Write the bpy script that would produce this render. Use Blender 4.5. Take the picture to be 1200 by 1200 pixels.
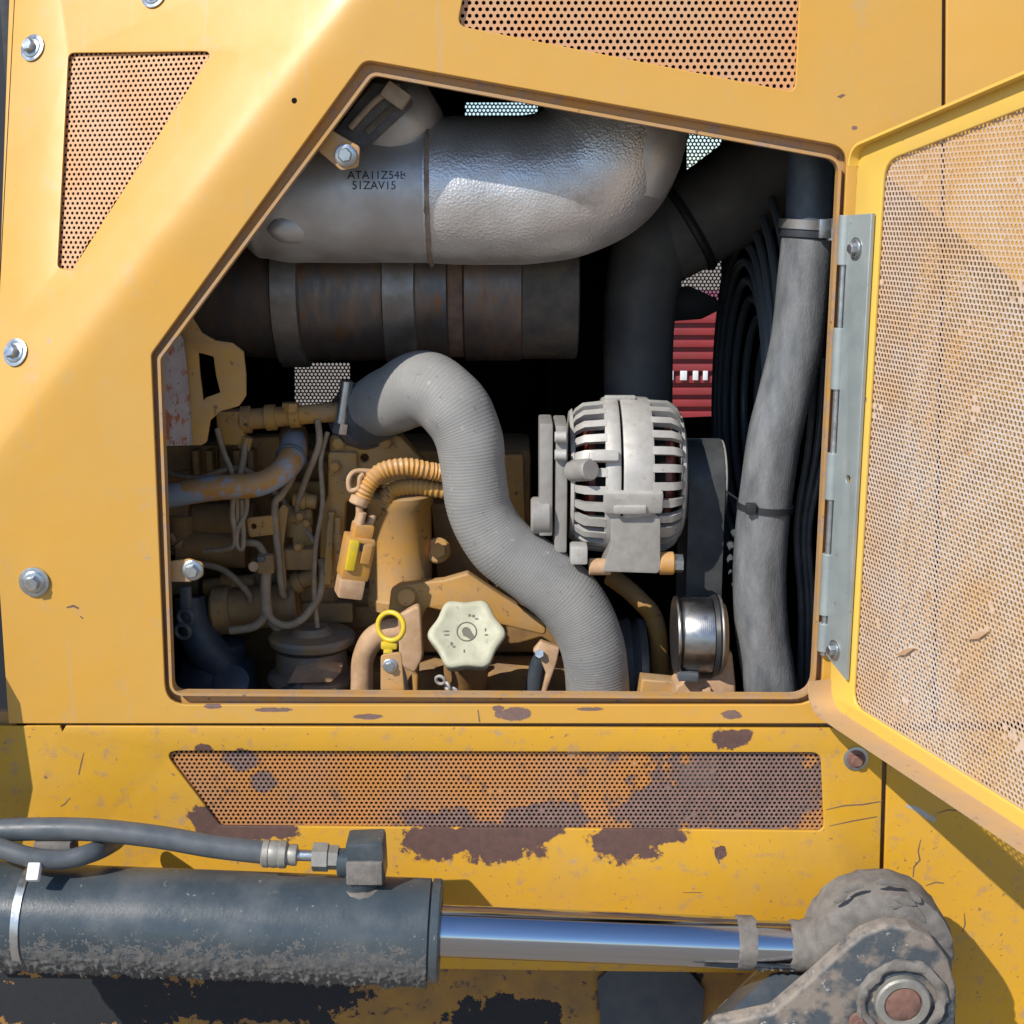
import bpy, bmesh, math, random
from mathutils import Vector, Matrix, noise
R = math.radians
random.seed(7)
SC = bpy.context.scene
for o in list(bpy.data.objects): bpy.data.objects.remove(o)
COL = SC.collection

# ------------------------------------------------------------------ camera, sky, sun, exposure
PITCH = R(12.5); DIST = 1.6; FPX = 1600.0
CAM = Vector((0, -DIST * math.cos(PITCH), DIST * math.sin(PITCH)))
cam = bpy.data.cameras.new('camera'); camo = bpy.data.objects.new('camera', cam); COL.objects.link(camo)
camo.location = CAM; camo.rotation_euler = (R(90) - PITCH, 0, 0)
cam.sensor_width = 36; cam.lens = 36 * FPX / 1200; cam.clip_start = 0.01; cam.clip_end = 5000
SC.camera = camo
SUN = Vector((0.92, 1.0, -1.15)).normalized()          # direction the sunlight travels
world = bpy.data.worlds.new('World'); SC.world = world; world.use_nodes = True
wn = world.node_tree; wn.nodes.clear()
sky = wn.nodes.new('ShaderNodeTexSky'); sky.sky_type = 'NISHITA'; sky.sun_disc = False; sky.ozone_density = 5.0; sky.dust_density = 0.3
elev = math.asin(-SUN.z); sky.sun_elevation = elev
sky.sun_rotation = math.atan2(-SUN.x, -SUN.y)
bg = wn.nodes.new('ShaderNodeBackground'); bg.inputs[1].default_value = 0.14
wo = wn.nodes.new('ShaderNodeOutputWorld')
wn.links.new(sky.outputs[0], bg.inputs[0]); wn.links.new(bg.outputs[0], wo.inputs[0])
sl = bpy.data.lights.new('sun', 'SUN'); sl.energy = 4.3; sl.angle = R(0.5); sl.color = (1.0, 0.93, 0.82)
slo = bpy.data.objects.new('sun', sl); COL.objects.link(slo)
slo.rotation_euler = SUN.to_track_quat('-Z', 'Y').to_euler(); slo.location = (-3, -4, 4)
SC.view_settings.view_transform = 'Standard'; SC.view_settings.look = 'None'
SC.view_settings.exposure = 0.15; SC.view_settings.gamma = 1.0
SC.cycles.max_bounces = 8

# ------------------------------------------------------------------ geometry helpers
def P(px, py, y):
    u = (px - 600) / FPX; v = (600 - py) / FPX
    d = Vector((u, math.cos(PITCH) + v * math.sin(PITCH), -math.sin(PITCH) + v * math.cos(PITCH)))
    return CAM + d * ((y - CAM.y) / d.y)
def S(px, py, y): return (P(px + 1, py, y) - P(px, py, y)).length
# soft fold of the upper left facet of the side panel
FA, FB = P(408, 0, 0), P(0, 512, 0)
_fd = Vector((FB.x - FA.x, FB.z - FA.z)).normalized(); FN = Vector((_fd.y, -_fd.x))
if FN.dot(Vector((-1, 1))) < 0: FN = -FN
def fold(x, z, k=0.56, w=0.0075):
    d = (x - FA.x) * FN.x + (z - FA.z) * FN.y
    return k * w * math.log1p(math.exp(max(-40, min(40, d / w)))) if d < 40 * w else k * d
def PF(px, py, off=0.0):
    y = off
    for _ in range(12):
        p = P(px, py, y); y = fold(p.x, p.z) + off
    return P(px, py, y)

class MB:
    def __init__(s): s.v = []; s.f = []
    def add(s, v, f):
        n = len(s.v); s.v += [Vector(q) for q in v]; s.f += [tuple(i + n for i in q) for q in f]; return s
    def tube(s, pts, rad, n=16, caps=True, sub=6):
        pts = [Vector(p) for p in pts]
        if not isinstance(rad, (list, tuple)): rad = [rad] * len(pts)
        Q = []; rr = []
        if sub > 1 and len(pts) > 2:
            for i in range(len(pts) - 1):
                p0 = pts[max(i - 1, 0)]; p1 = pts[i]; p2 = pts[i + 1]; p3 = pts[min(i + 2, len(pts) - 1)]
                for k in range(sub):
                    t = k / sub
                    Q.append(0.5 * ((2 * p1) + (p2 - p0) * t + (2 * p0 - 5 * p1 + 4 * p2 - p3) * t * t + (3 * p1 - p0 - 3 * p2 + p3) * t ** 3))
                    tt = t * t * (3 - 2 * t); rr.append(rad[i] * (1 - tt) + rad[i + 1] * tt)
            Q.append(pts[-1]); rr.append(rad[-1])
        else: Q = pts; rr = list(rad)
        T = []
        for i in range(len(Q)):
            T.append((Q[min(i + 1, len(Q) - 1)] - Q[max(i - 1, 0)]).normalized())
        up = Vector((0, 0, 1)) if abs(T[0].z) < 0.8 else Vector((0, 1, 0))
        N = (up - T[0] * up.dot(T[0])).normalized()
        v = []; f = []
        for i, q in enumerate(Q):
            N = (N - T[i] * N.dot(T[i])).normalized(); B = T[i].cross(N)
            for k in range(n):
                a = 2 * math.pi * k / n
                v.append(q + (N * math.cos(a) + B * math.sin(a)) * rr[i])
        for i in range(len(Q) - 1):
            for k in range(n):
                k2 = (k + 1) % n
                f.append((i * n + k, i * n + k2, (i + 1) * n + k2, (i + 1) * n + k))
        if caps:
            f.append(tuple(range(n))); f.append(tuple((len(Q) - 1) * n + k for k in range(n)))
        return s.add(v, f)
    def lathe(s, o, axis, prof, n=32, ref=None, mod=None):
        o = Vector(o); ax = Vector(axis).normalized()
        ref = Vector(ref) if ref else (Vector((0, 0, 1)) if abs(ax.z) < 0.8 else Vector((0, 1, 0)))
        N = (ref - ax * ref.dot(ax)).normalized(); B = ax.cross(N)
        v = []; f = []
        for (t, r) in prof:
            for k in range(n):
                a = 2 * math.pi * k / n; q = r * (mod(a, t) if mod else 1)
                v.append(o + ax * t + (N * math.cos(a) + B * math.sin(a)) * q)
        for i in range(len(prof) - 1):
            for k in range(n):
                k2 = (k + 1) % n; f.append((i * n + k, i * n + k2, (i + 1) * n + k2, (i + 1) * n + k))
        if prof[0][1] > 1e-6: f.append(tuple(range(n)))
        if prof[-1][1] > 1e-6: f.append(tuple((len(prof) - 1) * n + k for k in range(n)))
        return s.add(v, f)
    def cyl(s, a, b, r, n=20, r2=None):
        a = Vector(a); b = Vector(b); L = (b - a).length; r2 = r if r2 is None else r2
        c = min(r, r2) * 0.12
        return s.lathe(a, b - a, [(0, r - c), (c, r), (L - c, r2), (L, r2 - c)] if n > 6 else [(0, r), (L, r2)], n)
    def box(s, c, size, rot=None, bev=0.0015):
        bm = bmesh.new(); bmesh.ops.create_cube(bm, size=1)
        for q in bm.verts: q.co = Vector((q.co.x * size[0], q.co.y * size[1], q.co.z * size[2]))
        if bev: bmesh.ops.bevel(bm, geom=bm.edges[:], offset=bev, segments=2, affect='EDGES', profile=0.6)
        M = Matrix.Translation(Vector(c)) @ (rot.to_4x4() if rot else Matrix())
        bm.verts.index_update()
        s.add([M @ q.co for q in bm.verts], [tuple(q.index for q in fc.verts) for fc in bm.faces]); bm.free(); return s
    def prism(s, poly, vec, bev=0.0012):
        """solid from a closed 3D polygon swept along vec, edges bevelled"""
        bm = bmesh.new(); vec = Vector(vec)
        vs = [bm.verts.new(p) for p in poly]; fc = bm.faces.new(vs)
        r = bmesh.ops.extrude_face_region(bm, geom=[fc])
        bmesh.ops.translate(bm, verts=[g for g in r['geom'] if isinstance(g, bmesh.types.BMVert)], vec=vec)
        bmesh.ops.recalc_face_normals(bm, faces=bm.faces)
        if bev: bmesh.ops.bevel(bm, geom=bm.edges[:], offset=bev, segments=2, affect='EDGES', profile=0.6)
        bm.verts.index_update()
        s.add([q.co.copy() for q in bm.verts], [tuple(q.index for q in f.verts) for f in bm.faces]); bm.free(); return s
    def torus(s, c, ax, R0, r, n=32, m=10, ref=None):
        ax = Vector(ax).normalized(); ref = Vector((0, 0, 1)) if abs(ax.z) < 0.8 else Vector((0, 1, 0))
        N = (ref - ax * ref.dot(ax)).normalized(); B = ax.cross(N); v = []; f = []
        for i in range(n):
            a = 2 * math.pi * i / n; d = N * math.cos(a) + B * math.sin(a)
            for k in range(m):
                b = 2 * math.pi * k / m; v.append(Vector(c) + d * (R0 + r * math.cos(b)) + ax * r * math.sin(b))
        for i in range(n):
            for k in range(m):
                f.append((i * m + k, ((i + 1) % n) * m + k, ((i + 1) % n) * m + (k + 1) % m, i * m + (k + 1) % m))
        return s.add(v, f)

def rnd(poly, rads, n=6):
    """round the corners of a 2D polygon"""
    out = []; L = len(poly)
    if not isinstance(rads, (list, tuple)): rads = [rads] * L
    for i in range(L):
        p = Vector(poly[i]); a = Vector(poly[i - 1]) - p; b = Vector(poly[(i + 1) % L]) - p
        if rads[i] <= 0: out.append(tuple(p)); continue
        ang = a.angle(b); d = min(rads[i] / math.tan(ang / 2), a.length * .48, b.length * .48)
        p0 = p + a.normalized() * d; p1 = p + b.normalized() * d
        for k in range(n + 1):
            t = k / n; out.append(tuple(p0 * (1 - t) ** 2 + p * 2 * t * (1 - t) + p1 * t * t))
    return out
def circ(cx, cy, r, n=24, a0=0): return [(cx + r * math.cos(a0 + 2 * math.pi * k / n), cy + r * math.sin(a0 + 2 * math.pi * k / n)) for k in range(n)]

ROOT = {}
def finish(me, ang=38):
    bm = bmesh.new(); bm.from_mesh(me); bmesh.ops.recalc_face_normals(bm, faces=bm.faces); bm.to_mesh(me); bm.free()
    me.shade_smooth(); me.set_sharp_from_angle(angle=R(ang))
def thing(name, label, cat, loc, group=None):
    o = bpy.data.objects.new(name, None); COL.objects.link(o); o.location = loc; o.empty_display_size = 0.03
    o['label'] = label; o['category'] = cat
    if group: o['group'] = group
    ROOT[o.name] = Vector(loc); return o
def part(name, mb, m, parent=None, label=None, stuff=False, ang=38, norm=True):
    L = ROOT[parent.name] if parent else Vector((0, 0, 0))
    me = mb if isinstance(mb, bpy.types.Mesh) else None
    if me is None:
        me = bpy.data.meshes.new(name); me.from_pydata([q - L for q in mb.v], [], mb.f)
    else:
        me.transform(Matrix.Translation(-L)); me.name = name
    if norm: finish(me, ang)
    me.materials.append(m)
    o = bpy.data.objects.new(name, me); COL.objects.link(o)
    if parent: o.parent = parent; ROOT[o.name] = L
    else: ROOT[o.name] = L
    if label: o['label'] = label
    if stuff: o['kind'] = 'stuff'
    return o
def struct(name, mb, m):
    o = part(name, mb, m); o['kind'] = 'structure'; return o

def plate(outline, holes, fn, thick, bev=0.001, cuts=None):
    """sheet with holes; outline in (a,b) metres, fn(a,b,c) -> world, c = 0..thick from the front face back"""
    cu = bpy.data.curves.new('c', 'CURVE'); cu.dimensions = '2D'; cu.fill_mode = 'BOTH'
    for poly in [outline] + list(holes):
        sp = cu.splines.new('POLY'); sp.points.add(len(poly) - 1); sp.use_cyclic_u = True
        for i, q in enumerate(poly): sp.points[i].co = (q[0], q[1], 0, 1)
    cu.extrude = max(thick / 2 - bev, 1e-5); cu.bevel_depth = bev; cu.bevel_resolution = 2; cu.offset = -bev
    ob = bpy.data.objects.new('c', cu); COL.objects.link(ob)
    dg = bpy.context.evaluated_depsgraph_get()
    me = bpy.data.meshes.new_from_object(ob.evaluated_get(dg), depsgraph=dg)
    bpy.data.objects.remove(ob); bpy.data.curves.remove(cu)
    me.materials.clear()
    bm = bmesh.new(); bm.from_mesh(me)
    bmesh.ops.remove_doubles(bm, verts=bm.verts, dist=1e-6)
    for (co, no) in (cuts or []):
        bmesh.ops.bisect_plane(bm, geom=bm.verts[:] + bm.edges[:] + bm.faces[:], plane_co=co, plane_no=no)
    for q in bm.verts: q.co = fn(q.co.x, q.co.y, thick / 2 - q.co.z)
    bm.to_mesh(me); bm.free(); return me
def inpoly(x, y, poly):
    c = False; j = len(poly) - 1
    for i in range(len(poly)):
        xi, yi = poly[i][0], poly[i][1]; xj, yj = poly[j][0], poly[j][1]
        if (yi > y) != (yj > y) and x < (xj - xi) * (y - yi) / (yj - yi) + xi: c = not c
        j = i
    return c
def perf(poly, fn, p, hole, thick, grow=0.0, skip=None):
    """perforated sheet: a hexagon tiling, each cell with a real hole"""
    mb = MB(); xs = [q[0] for q in poly]; ys = [q[1] for q in poly]
    cx = sum(xs) / len(xs); cy = sum(ys) / len(ys)
    if grow:
        poly = [(cx + (x - cx) + grow * (1 if x > cx else -1), cy + (y - cy) + grow * (1 if y > cy else -1)) for x, y in poly]
        xs = [q[0] for q in poly]; ys = [q[1] for q in poly]
    rowh = p * 0.8660254; Rc = p / math.sqrt(3); V = mb.v; F = mb.f
    hexo = [(Rc * math.cos(R(30 + 60 * k)), Rc * math.sin(R(30 + 60 * k))) for k in range(6)]
    hexi = [(hole * math.cos(R(30 + 60 * k)), hole * math.sin(R(30 + 60 * k))) for k in range(6)]
    for j in range(int((max(ys) - min(ys)) / rowh) + 2):
        y = min(ys) + j * rowh
        for i in range(int((max(xs) - min(xs)) / p) + 2):
            x = min(xs) + i * p + (p / 2 if j % 2 else 0)
            if not inpoly(x, y, poly): continue
            solid = skip and skip(x, y)
            n = len(V); jx = 1.0
            for (a, b) in hexo: V.append(fn(x + a, y + b, 0))
            if solid:
                F.append(tuple(n + k for k in range(6))); continue
            for (a, b) in hexi: V.append(fn(x + a, y + b, 0))
            for (a, b) in hexi: V.append(fn(x + a, y + b, thick))
            for k in range(6):
                k2 = (k + 1) % 6
                F.append((n + k, n + k2, n + 6 + k2, n + 6 + k)); F.append((n + 6 + k, n + 6 + k2, n + 12 + k2, n + 12 + k))
    return mb
def px2(poly, y=0.0):
    return [(P(a, b, y).x, P(a, b, y).z) for a, b in poly]
def pxF(poly): return [(PF(a, b).x, PF(a, b).z) for a, b in poly]
def flat(y0): return lambda a, b, c: Vector((a, y0 + c, b))
def plpx(poly, holes, y, thick, rads=0, bev=0.001):
    """flat plate facing the front, outline read at its own depth y"""
    o = rnd(poly, rads) if rads else poly
    return plate(px2(o, y), [px2(h, y) for h in holes], flat(y), thick, bev)
def tubepx(pts, n=16, caps=True, sub=6):
    """pts: (px, py, depth, radius_px)"""
    return MB().tube([P(a, b, y) for a, b, y, r in pts], [S(a, b, y) * r for a, b, y, r in pts], n, caps, sub)

# ------------------------------------------------------------------ materials
def mk(name, c1, c2=None, ns=20, lo=0.35, hi=0.65, rough=0.5, metal=0.0, bump=None, spots=(), patches=None, patch_col=(0.088, 0.05, 0.042), coat=0.0,
       stretch=(1, 1, 1), dust=None, rvar=0.12, spec=0.5, scr=()):
    m = bpy.data.materials.new(name); m.use_nodes = True; nt = m.node_tree; N = nt.nodes; Lk = nt.links
    b = N['Principled BSDF']; geo = N.new('ShaderNodeNewGeometry')
    mp = N.new('ShaderNodeMapping'); mp.inputs['Scale'].default_value = stretch
    Lk.new(geo.outputs['Position'], mp.inputs[0])
    def nz(scale, detail=5, rough_=0.6, vec=None):
        t = N.new('ShaderNodeTexNoise'); t.inputs['Scale'].default_value = scale; t.inputs['Detail'].default_value = detail
        t.inputs['Roughness'].default_value = rough_; Lk.new((vec or mp.outputs[0]), t.inputs['Vector']); return t.outputs[0]
    def mr(src, a, c, o0=0.0, o1=1.0):
        t = N.new('ShaderNodeMapRange'); t.inputs[1].default_value = a; t.inputs[2].default_value = c; t.inputs[3].default_value = o0; t.inputs[4].default_value = o1
        Lk.new(src, t.inputs[0]); return t.outputs[0]
    def mix(fac, A, B):
        t = N.new('ShaderNodeMix'); t.data_type = 'RGBA'; Lk.new(fac, t.inputs[0])
        for s_, q in ((t.inputs[6], A), (t.inputs[7], B)):
            if isinstance(q, tuple): s_.default_value = (*q, 1)
            else: Lk.new(q, s_)
        return t.outputs[2]
    def math_(op, a, c):
        t = N.new('ShaderNodeMath'); t.operation = op
        for i, q in enumerate((a, c)):
            if isinstance(q, (int, float)): t.inputs[i].default_value = q
            else: Lk.new(q, t.inputs[i])
        return t.outputs[0]
    base = N.new('ShaderNodeRGB'); base.outputs[0].default_value = (*c1, 1); col = base.outputs[0]
    if c2: col = mix(mr(nz(ns), lo, hi), col, c2)
    rv = mr(nz(ns * 2.3, 3), 0.3, 0.7, max(0, rough - rvar), min(1, rough + rvar))
    for (sc_, sl_, sh_, scol) in spots:
        col = mix(mr(nz(sc_, 6, 0.65), sl_, sh_), col, scol)
    for (sxx, szz, rot_, thr, scol) in scr:
        m2 = N.new('ShaderNodeMapping'); m2.inputs['Rotation'].default_value = (0, rot_, 0); m2.inputs['Scale'].default_value = (sxx, 1, szz)
        Lk.new(geo.outputs['Position'], m2.inputs[0])
        col = mix(mr(nz(1.0, 3, 0.55, m2.outputs[0]), thr, thr + .012), col, scol)
    hgt = None
    if patches:
        cur = None
        for (cx, cz, rx, rz) in patches:
            sx = N.new('ShaderNodeVectorMath'); sx.operation = 'SUBTRACT'; Lk.new(geo.outputs['Position'], sx.inputs[0]); sx.inputs[1].default_value = (cx, 0, cz)
            mm = N.new('ShaderNodeVectorMath'); mm.operation = 'MULTIPLY'; Lk.new(sx.outputs[0], mm.inputs[0]); mm.inputs[1].default_value = (1 / rx, 0, 1 / rz)
            ab = N.new('ShaderNodeVectorMath'); ab.operation = 'ABSOLUTE'; Lk.new(mm.outputs[0], ab.inputs[0])
            pw = N.new('ShaderNodeVectorMath'); pw.operation = 'MULTIPLY'; Lk.new(ab.outputs[0], pw.inputs[0]); Lk.new(ab.outputs[0], pw.inputs[1])
            p2 = N.new('ShaderNodeVectorMath'); p2.operation = 'LENGTH'; Lk.new(ab.outputs[0], p2.inputs[0])
            cur = p2.outputs['Value'] if cur is None else math_('MINIMUM', cur, p2.outputs['Value'])
        e = math_('ADD', cur, mr(nz(42, 7, 0.66), 0.25, 0.75, -0.62, 0.62))
        msk = mr(e, 0.97, 1.03, 1.0, 0.0)
        pc = mix(mr(nz(90, 5, 0.7), 0.35, 0.65), patch_col, (patch_col[0] * 1.5, patch_col[1] * 1.35, patch_col[2] * 1.3))
        rim = mr(e, 1.0, 1.14, 1.0, 0.0)
        col = mix(math_('MULTIPLY', rim, 0.55), col, (0.30, 0.13, 0.04))
        col = mix(msk, col, pc); rv = math_('MAXIMUM', rv, math_('MULTIPLY', msk, 0.8)); hgt = msk
    if dust:
        sp = N.new('ShaderNodeSeparateXYZ'); Lk.new(geo.outputs['Normal'], sp.inputs[0])
        f = math_('MULTIPLY', mr(sp.outputs[2], 0.0, 0.9), mr(nz(60, 6, 0.7), 0.3, 0.6))
        f = math_('MULTIPLY', f, dust[1]); col = mix(f, col, dust[0]); rv = math_('MAXIMUM', rv, math_('MULTIPLY', f, 0.9))
    Lk.new(col, b.inputs['Base Color']); Lk.new(rv, b.inputs['Roughness'])
    b.inputs['Metallic'].default_value = metal; b.inputs['Specular IOR Level'].default_value = spec
    if coat: b.inputs['Coat Weight'].default_value = coat; b.inputs['Coat Roughness'].default_value = 0.36
    last = None
    def bmp(h, st, dist):
        nonlocal last
        t = N.new('ShaderNodeBump'); t.inputs['Strength'].default_value = st; t.inputs['Distance'].default_value = dist; Lk.new(h, t.inputs['Height'])
        if last: Lk.new(last, t.inputs['Normal'])
        last = t.outputs[0]
    for (kind, sc_, st, dist) in (bump or ()):
        if kind == 'n': bmp(nz(sc_, 4), st, dist)
        elif kind == 'v':
            t = N.new('ShaderNodeTexVoronoi'); t.inputs['Scale'].default_value = sc_; Lk.new(mp.outputs[0], t.inputs[0]); bmp(t.outputs['Distance'], st, dist)
        elif kind in 'xyz':
            t = N.new('ShaderNodeTexWave'); t.bands_direction = kind.upper(); t.inputs['Scale'].default_value = sc_; t.inputs['Distortion'].default_value = 0.3
            Lk.new(geo.outputs['Position'], t.inputs[0]); bmp(t.outputs[1], st, dist)
    if hgt is not None: bmp(hgt, 0.35, -0.0015)
    if last: Lk.new(last, b.inputs['Normal'])
    return m

def W(px, py, rx, rz): q = P(px, py, 0); return (q.x, q.z, rx / 1000, rz / 1000)
CHIP = (0.30, 0.22, 0.20); GREYCHIP = (0.34, 0.27, 0.25)
M = {}
M['paint'] = mk('yellow_panel_paint', scr=[(70, 3.0, 0, .66, (0.58, 0.345, 0.10)), (300, 14, .5, .76, (0.40, 0.24, 0.10)), (18, 260, .3, .765, (0.42, 0.27, 0.13))], c1=(0.64, 0.335, 0.042), c2=(0.61, 0.345, 0.07), ns=6, rough=0.45, coat=0.55, bump=[('n', 5, 0.16, 0.012), ('n', 700, 0.05, 0.0004)],
                patches=[W(600, 837, 20, 8), W(585, 830, 8, 4), W(318, 832, 22, 3), W(430, 840, 18, 3), W(690, 831, 16, 2.5), W(860, 838, 12, 5), W(1002, 150, 3, 2), W(250, 828, 12, 3)], patch_col=(0.15, 0.10, 0.085), spots=[(22, 0.58, 0.74, (0.54, 0.34, 0.13)), (48, 0.665, 0.70, (0.47, 0.31, 0.18)), (130, 0.715, 0.73, (0.26, 0.16, 0.11))])
M['skirt'] = mk('worn_yellow_paint', scr=[(260, 26, .15, .735, (0.13, 0.07, 0.04)), (24, 300, .25, .745, (0.16, 0.09, 0.05))], c1=(0.62, 0.33, 0.018), c2=(0.57, 0.315, 0.042), ns=10, rough=0.55, bump=[('n', 7, 0.2, 0.01), ('n', 500, 0.08, 0.0004)],
                spots=[(45, 0.56, 0.66, (0.47, 0.27, 0.09)), (95, 0.63, 0.68, (0.24, 0.13, 0.08)), (30, 0.63, 0.69, (0.42, 0.28, 0.15)), (190, 0.68, 0.70, (0.10, 0.06, 0.04))],
                patches=[W(290, 972, 60, 16), W(238, 962, 20, 20), W(512, 985, 44, 26), W(580, 984, 60, 30), W(628, 976, 34, 16), W(733, 985, 38, 30), W(768, 976, 36, 18),
                         W(858, 865, 24, 13), W(280, 893, 22, 15), W(305, 918, 14, 12), W(290, 940, 10, 8), W(240, 878, 9, 7), W(597, 838, 26, 11), W(845, 1000, 7, 9)])
M['grille_low'] = mk('rusted_grille_paint', (0.49, 0.215, 0.06), (0.42, 0.21, 0.10), 14, rough=0.6,
                     spots=[(40, 0.58, 0.64, (0.25, 0.14, 0.09))],
                     patches=[W(870, 925, 120, 60), W(780, 950, 60, 34), W(520, 968, 60, 20), W(640, 960, 50, 20), W(280, 893, 22, 15), W(305, 918, 16, 13)], patch_col=(0.17, 0.115, 0.10))
M['grille'] = mk('dusty_grille_paint', (0.62, 0.315, 0.145), (0.58, 0.35, 0.2), 12, rough=0.6)
M['door'] = mk('door_paint', (0.78, 0.52, 0.085), (0.75, 0.49, 0.11), 8, rough=0.38, coat=0.3, bump=[('n', 9, 0.05, 0.004)], spots=[(90, 0.68, 0.70, CHIP)])
M['door_mesh'] = mk('chalky_door_mesh', (0.63, 0.40, 0.225), (0.61, 0.48, 0.39), 9, lo=0.36, hi=0.64, rough=0.6, stretch=(1, 1, 1.0),
                    spots=[(6, 0.42, 0.68, (0.62, 0.555, 0.51)), (70, 0.58, 0.68, (0.52, 0.35, 0.23)), (240, 0.58, 0.64, (0.40, 0.28, 0.21))])
M['flange'] = mk('frame_paint', (0.50, 0.27, 0.07), (0.42, 0.27, 0.15), 30, rough=0.55, spots=[(45, 0.56, 0.66, (0.34, 0.24, 0.19)), (120, 0.64, 0.68, (0.16, 0.09, 0.06))])
M['eng'] = mk('dusty_engine_paint', (0.50, 0.26, 0.05), (0.40, 0.24, 0.10), 25, rough=0.65, bump=[('n', 160, 0.25, 0.001)], spots=[(70, 0.60, 0.68, (0.13, 0.08, 0.05))], dust=((0.40, 0.29, 0.18), 0.7))
M['eng_dark'] = mk('grimy_engine_paint', (0.42, 0.235, 0.075), (0.24, 0.145, 0.07), 25, rough=0.75, bump=[('n', 120, 0.3, 0.001)], dust=((0.36, 0.27, 0.18), 0.5))
M['plug'] = mk('amber_plastic', (0.58, 0.29, 0.05), (0.45, 0.24, 0.09), 60, rough=0.5, dust=((0.6, 0.42, 0.25), 0.5))
M['tan'] = mk('dusty_tan_casting', (0.55, 0.36, 0.22), (0.42, 0.26, 0.14), 50, rough=0.7, bump=[('n', 150, 0.3, 0.001)])
M['exh'] = mk('embossed_aluminium_shield', (0.70, 0.70, 0.71), (0.58, 0.57, 0.57), 12, rough=0.42, metal=0.7, bump=[('v', 320, 0.32, 0.0016), ('n', 26, 0.2, 0.003)],
              spots=[(18, 0.66, 0.80, (0.42, 0.38, 0.34))])
M['exh2'] = mk('dusty_smooth_shield', (0.56, 0.57, 0.58), (0.44, 0.42, 0.41), 14, rough=0.48, metal=0.55, bump=[('n', 26, 0.2, 0.003), ('n', 200, 0.15, 0.0008)])
M['muf'] = mk('heat_tinted_steel', (0.20, 0.15, 0.12), (0.12, 0.12, 0.13), 14, rough=0.45, metal=0.7, stretch=(3, 1, 1), spots=[(20, 0.55, 0.7, (0.22, 0.11, 0.05))])
M['steel'] = mk('band_steel', (0.30, 0.29, 0.29), (0.22, 0.20, 0.18), 30, rough=0.5, metal=0.8)
M['rustseam'] = mk('rusty_seam', (0.20, 0.13, 0.09), (0.13, 0.08, 0.06), 60, rough=0.8)
M['rubber'] = mk('black_rubber', (0.085, 0.085, 0.088), (0.14, 0.13, 0.12), 14, rough=0.6, bump=[('n', 100, 0.15, 0.0006)])
M['hose_grey'] = mk('grey_braided_hose', (0.222, 0.224, 0.222), (0.275, 0.27, 0.262), 16, rough=0.7, bump=[('n', 600, 0.35, 0.0008)], spots=[(120, 0.64, 0.68, (0.36, 0.36, 0.36)), (70, 0.62, 0.68, (0.17, 0.17, 0.165))])
M['hose_rad'] = mk('scuffed_radiator_hose', (0.10, 0.106, 0.114), (0.21, 0.218, 0.226), 30, lo=0.34, hi=0.70, rough=0.25, stretch=(1.6, 1.6, 0.5), bump=[('v', 330, 0.35, 0.0008)])
M['black'] = mk('black_plastic', (0.02, 0.021, 0.024), None, rough=0.5)
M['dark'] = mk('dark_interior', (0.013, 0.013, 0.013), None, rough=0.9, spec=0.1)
M['alu'] = mk('cast_aluminium', (0.49, 0.48, 0.46), (0.40, 0.39, 0.37), 40, rough=0.55, metal=0.2, bump=[('n', 500, 0.3, 0.0008)], spots=[(45, 0.56, 0.70, (0.36, 0.335, 0.30)), (140, 0.66, 0.70, (0.22, 0.19, 0.16))])
M['alu_d'] = mk('plain_aluminium_block', (0.31, 0.30, 0.285), (0.25, 0.24, 0.225), 60, rough=0.6, metal=0.1, bump=[('n', 500, 0.15, 0.0005)])
M['copper'] = mk('red_windings', (0.22, 0.03, 0.02), (0.08, 0.02, 0.015), 70, rough=0.4)
M['zinc'] = mk('zinc_plated_steel', (0.55, 0.57, 0.58), (0.42, 0.46, 0.49), 40, rough=0.33, metal=0.9, spots=[(60, 0.64, 0.7, (0.34, 0.32, 0.28))])
M['hinge'] = mk('dull_galvanised_strip', (0.30, 0.345, 0.35), (0.37, 0.41, 0.41), 20, rough=0.5, metal=0.35, spots=[(100, 0.66, 0.7, (0.25, 0.24, 0.22))])
M['chrome'] = mk('chromed_rod', (0.46, 0.50, 0.57), None, rough=0.13, metal=1.0, rvar=0.04, stretch=(0.2, 4, 4))
M['idler'] = mk('polished_pulley', (0.36, 0.365, 0.375), (0.28, 0.27, 0.26), 40, rough=0.34, metal=1.0, rvar=.06, bump=[('x', 120, .1, .0003)])
M['cyl'] = mk('dusty_black_cylinder_paint', (0.038, 0.055, 0.069), (0.062, 0.078, 0.09), 14, rough=0.36, bump=[('n', 260, 0.22, 0.001)],
              spots=[(13, 0.50, 0.75, (0.105, 0.115, 0.125)), (130, 0.66, 0.69, (0.22, 0.21, 0.19))])
M['cake'] = mk('caked_grey_dirt', (0.145, 0.135, 0.125), (0.215, 0.195, 0.175), 60, rough=0.95, bump=[('n', 220, 0.5, 0.0016)])
M['hyd'] = mk('hydraulic_hose_rubber', (0.07, 0.085, 0.10), (0.11, 0.12, 0.13), 30, rough=0.42, bump=[('n', 200, 0.15, 0.0006)])
M['fit'] = mk('dull_plated_fitting', (0.36, 0.35, 0.31), (0.27, 0.26, 0.24), 60, rough=0.5, metal=0.45)
M['arm'] = mk('muddy_blue_black_steel', (0.045, 0.060, 0.076), (0.215, 0.18, 0.15), 22, lo=0.47, hi=0.58, rough=0.75, bump=[('n', 120, 0.5, 0.0016)],
              spots=[(70, 0.62, 0.65, (0.34, 0.33, 0.31))], dust=((0.33, 0.285, 0.24), 0.95))
M['rust'] = mk('rust', (0.23, 0.115, 0.085), (0.15, 0.085, 0.07), 70, rough=0.9, bump=[('n', 200, 0.4, 0.001)])
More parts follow.
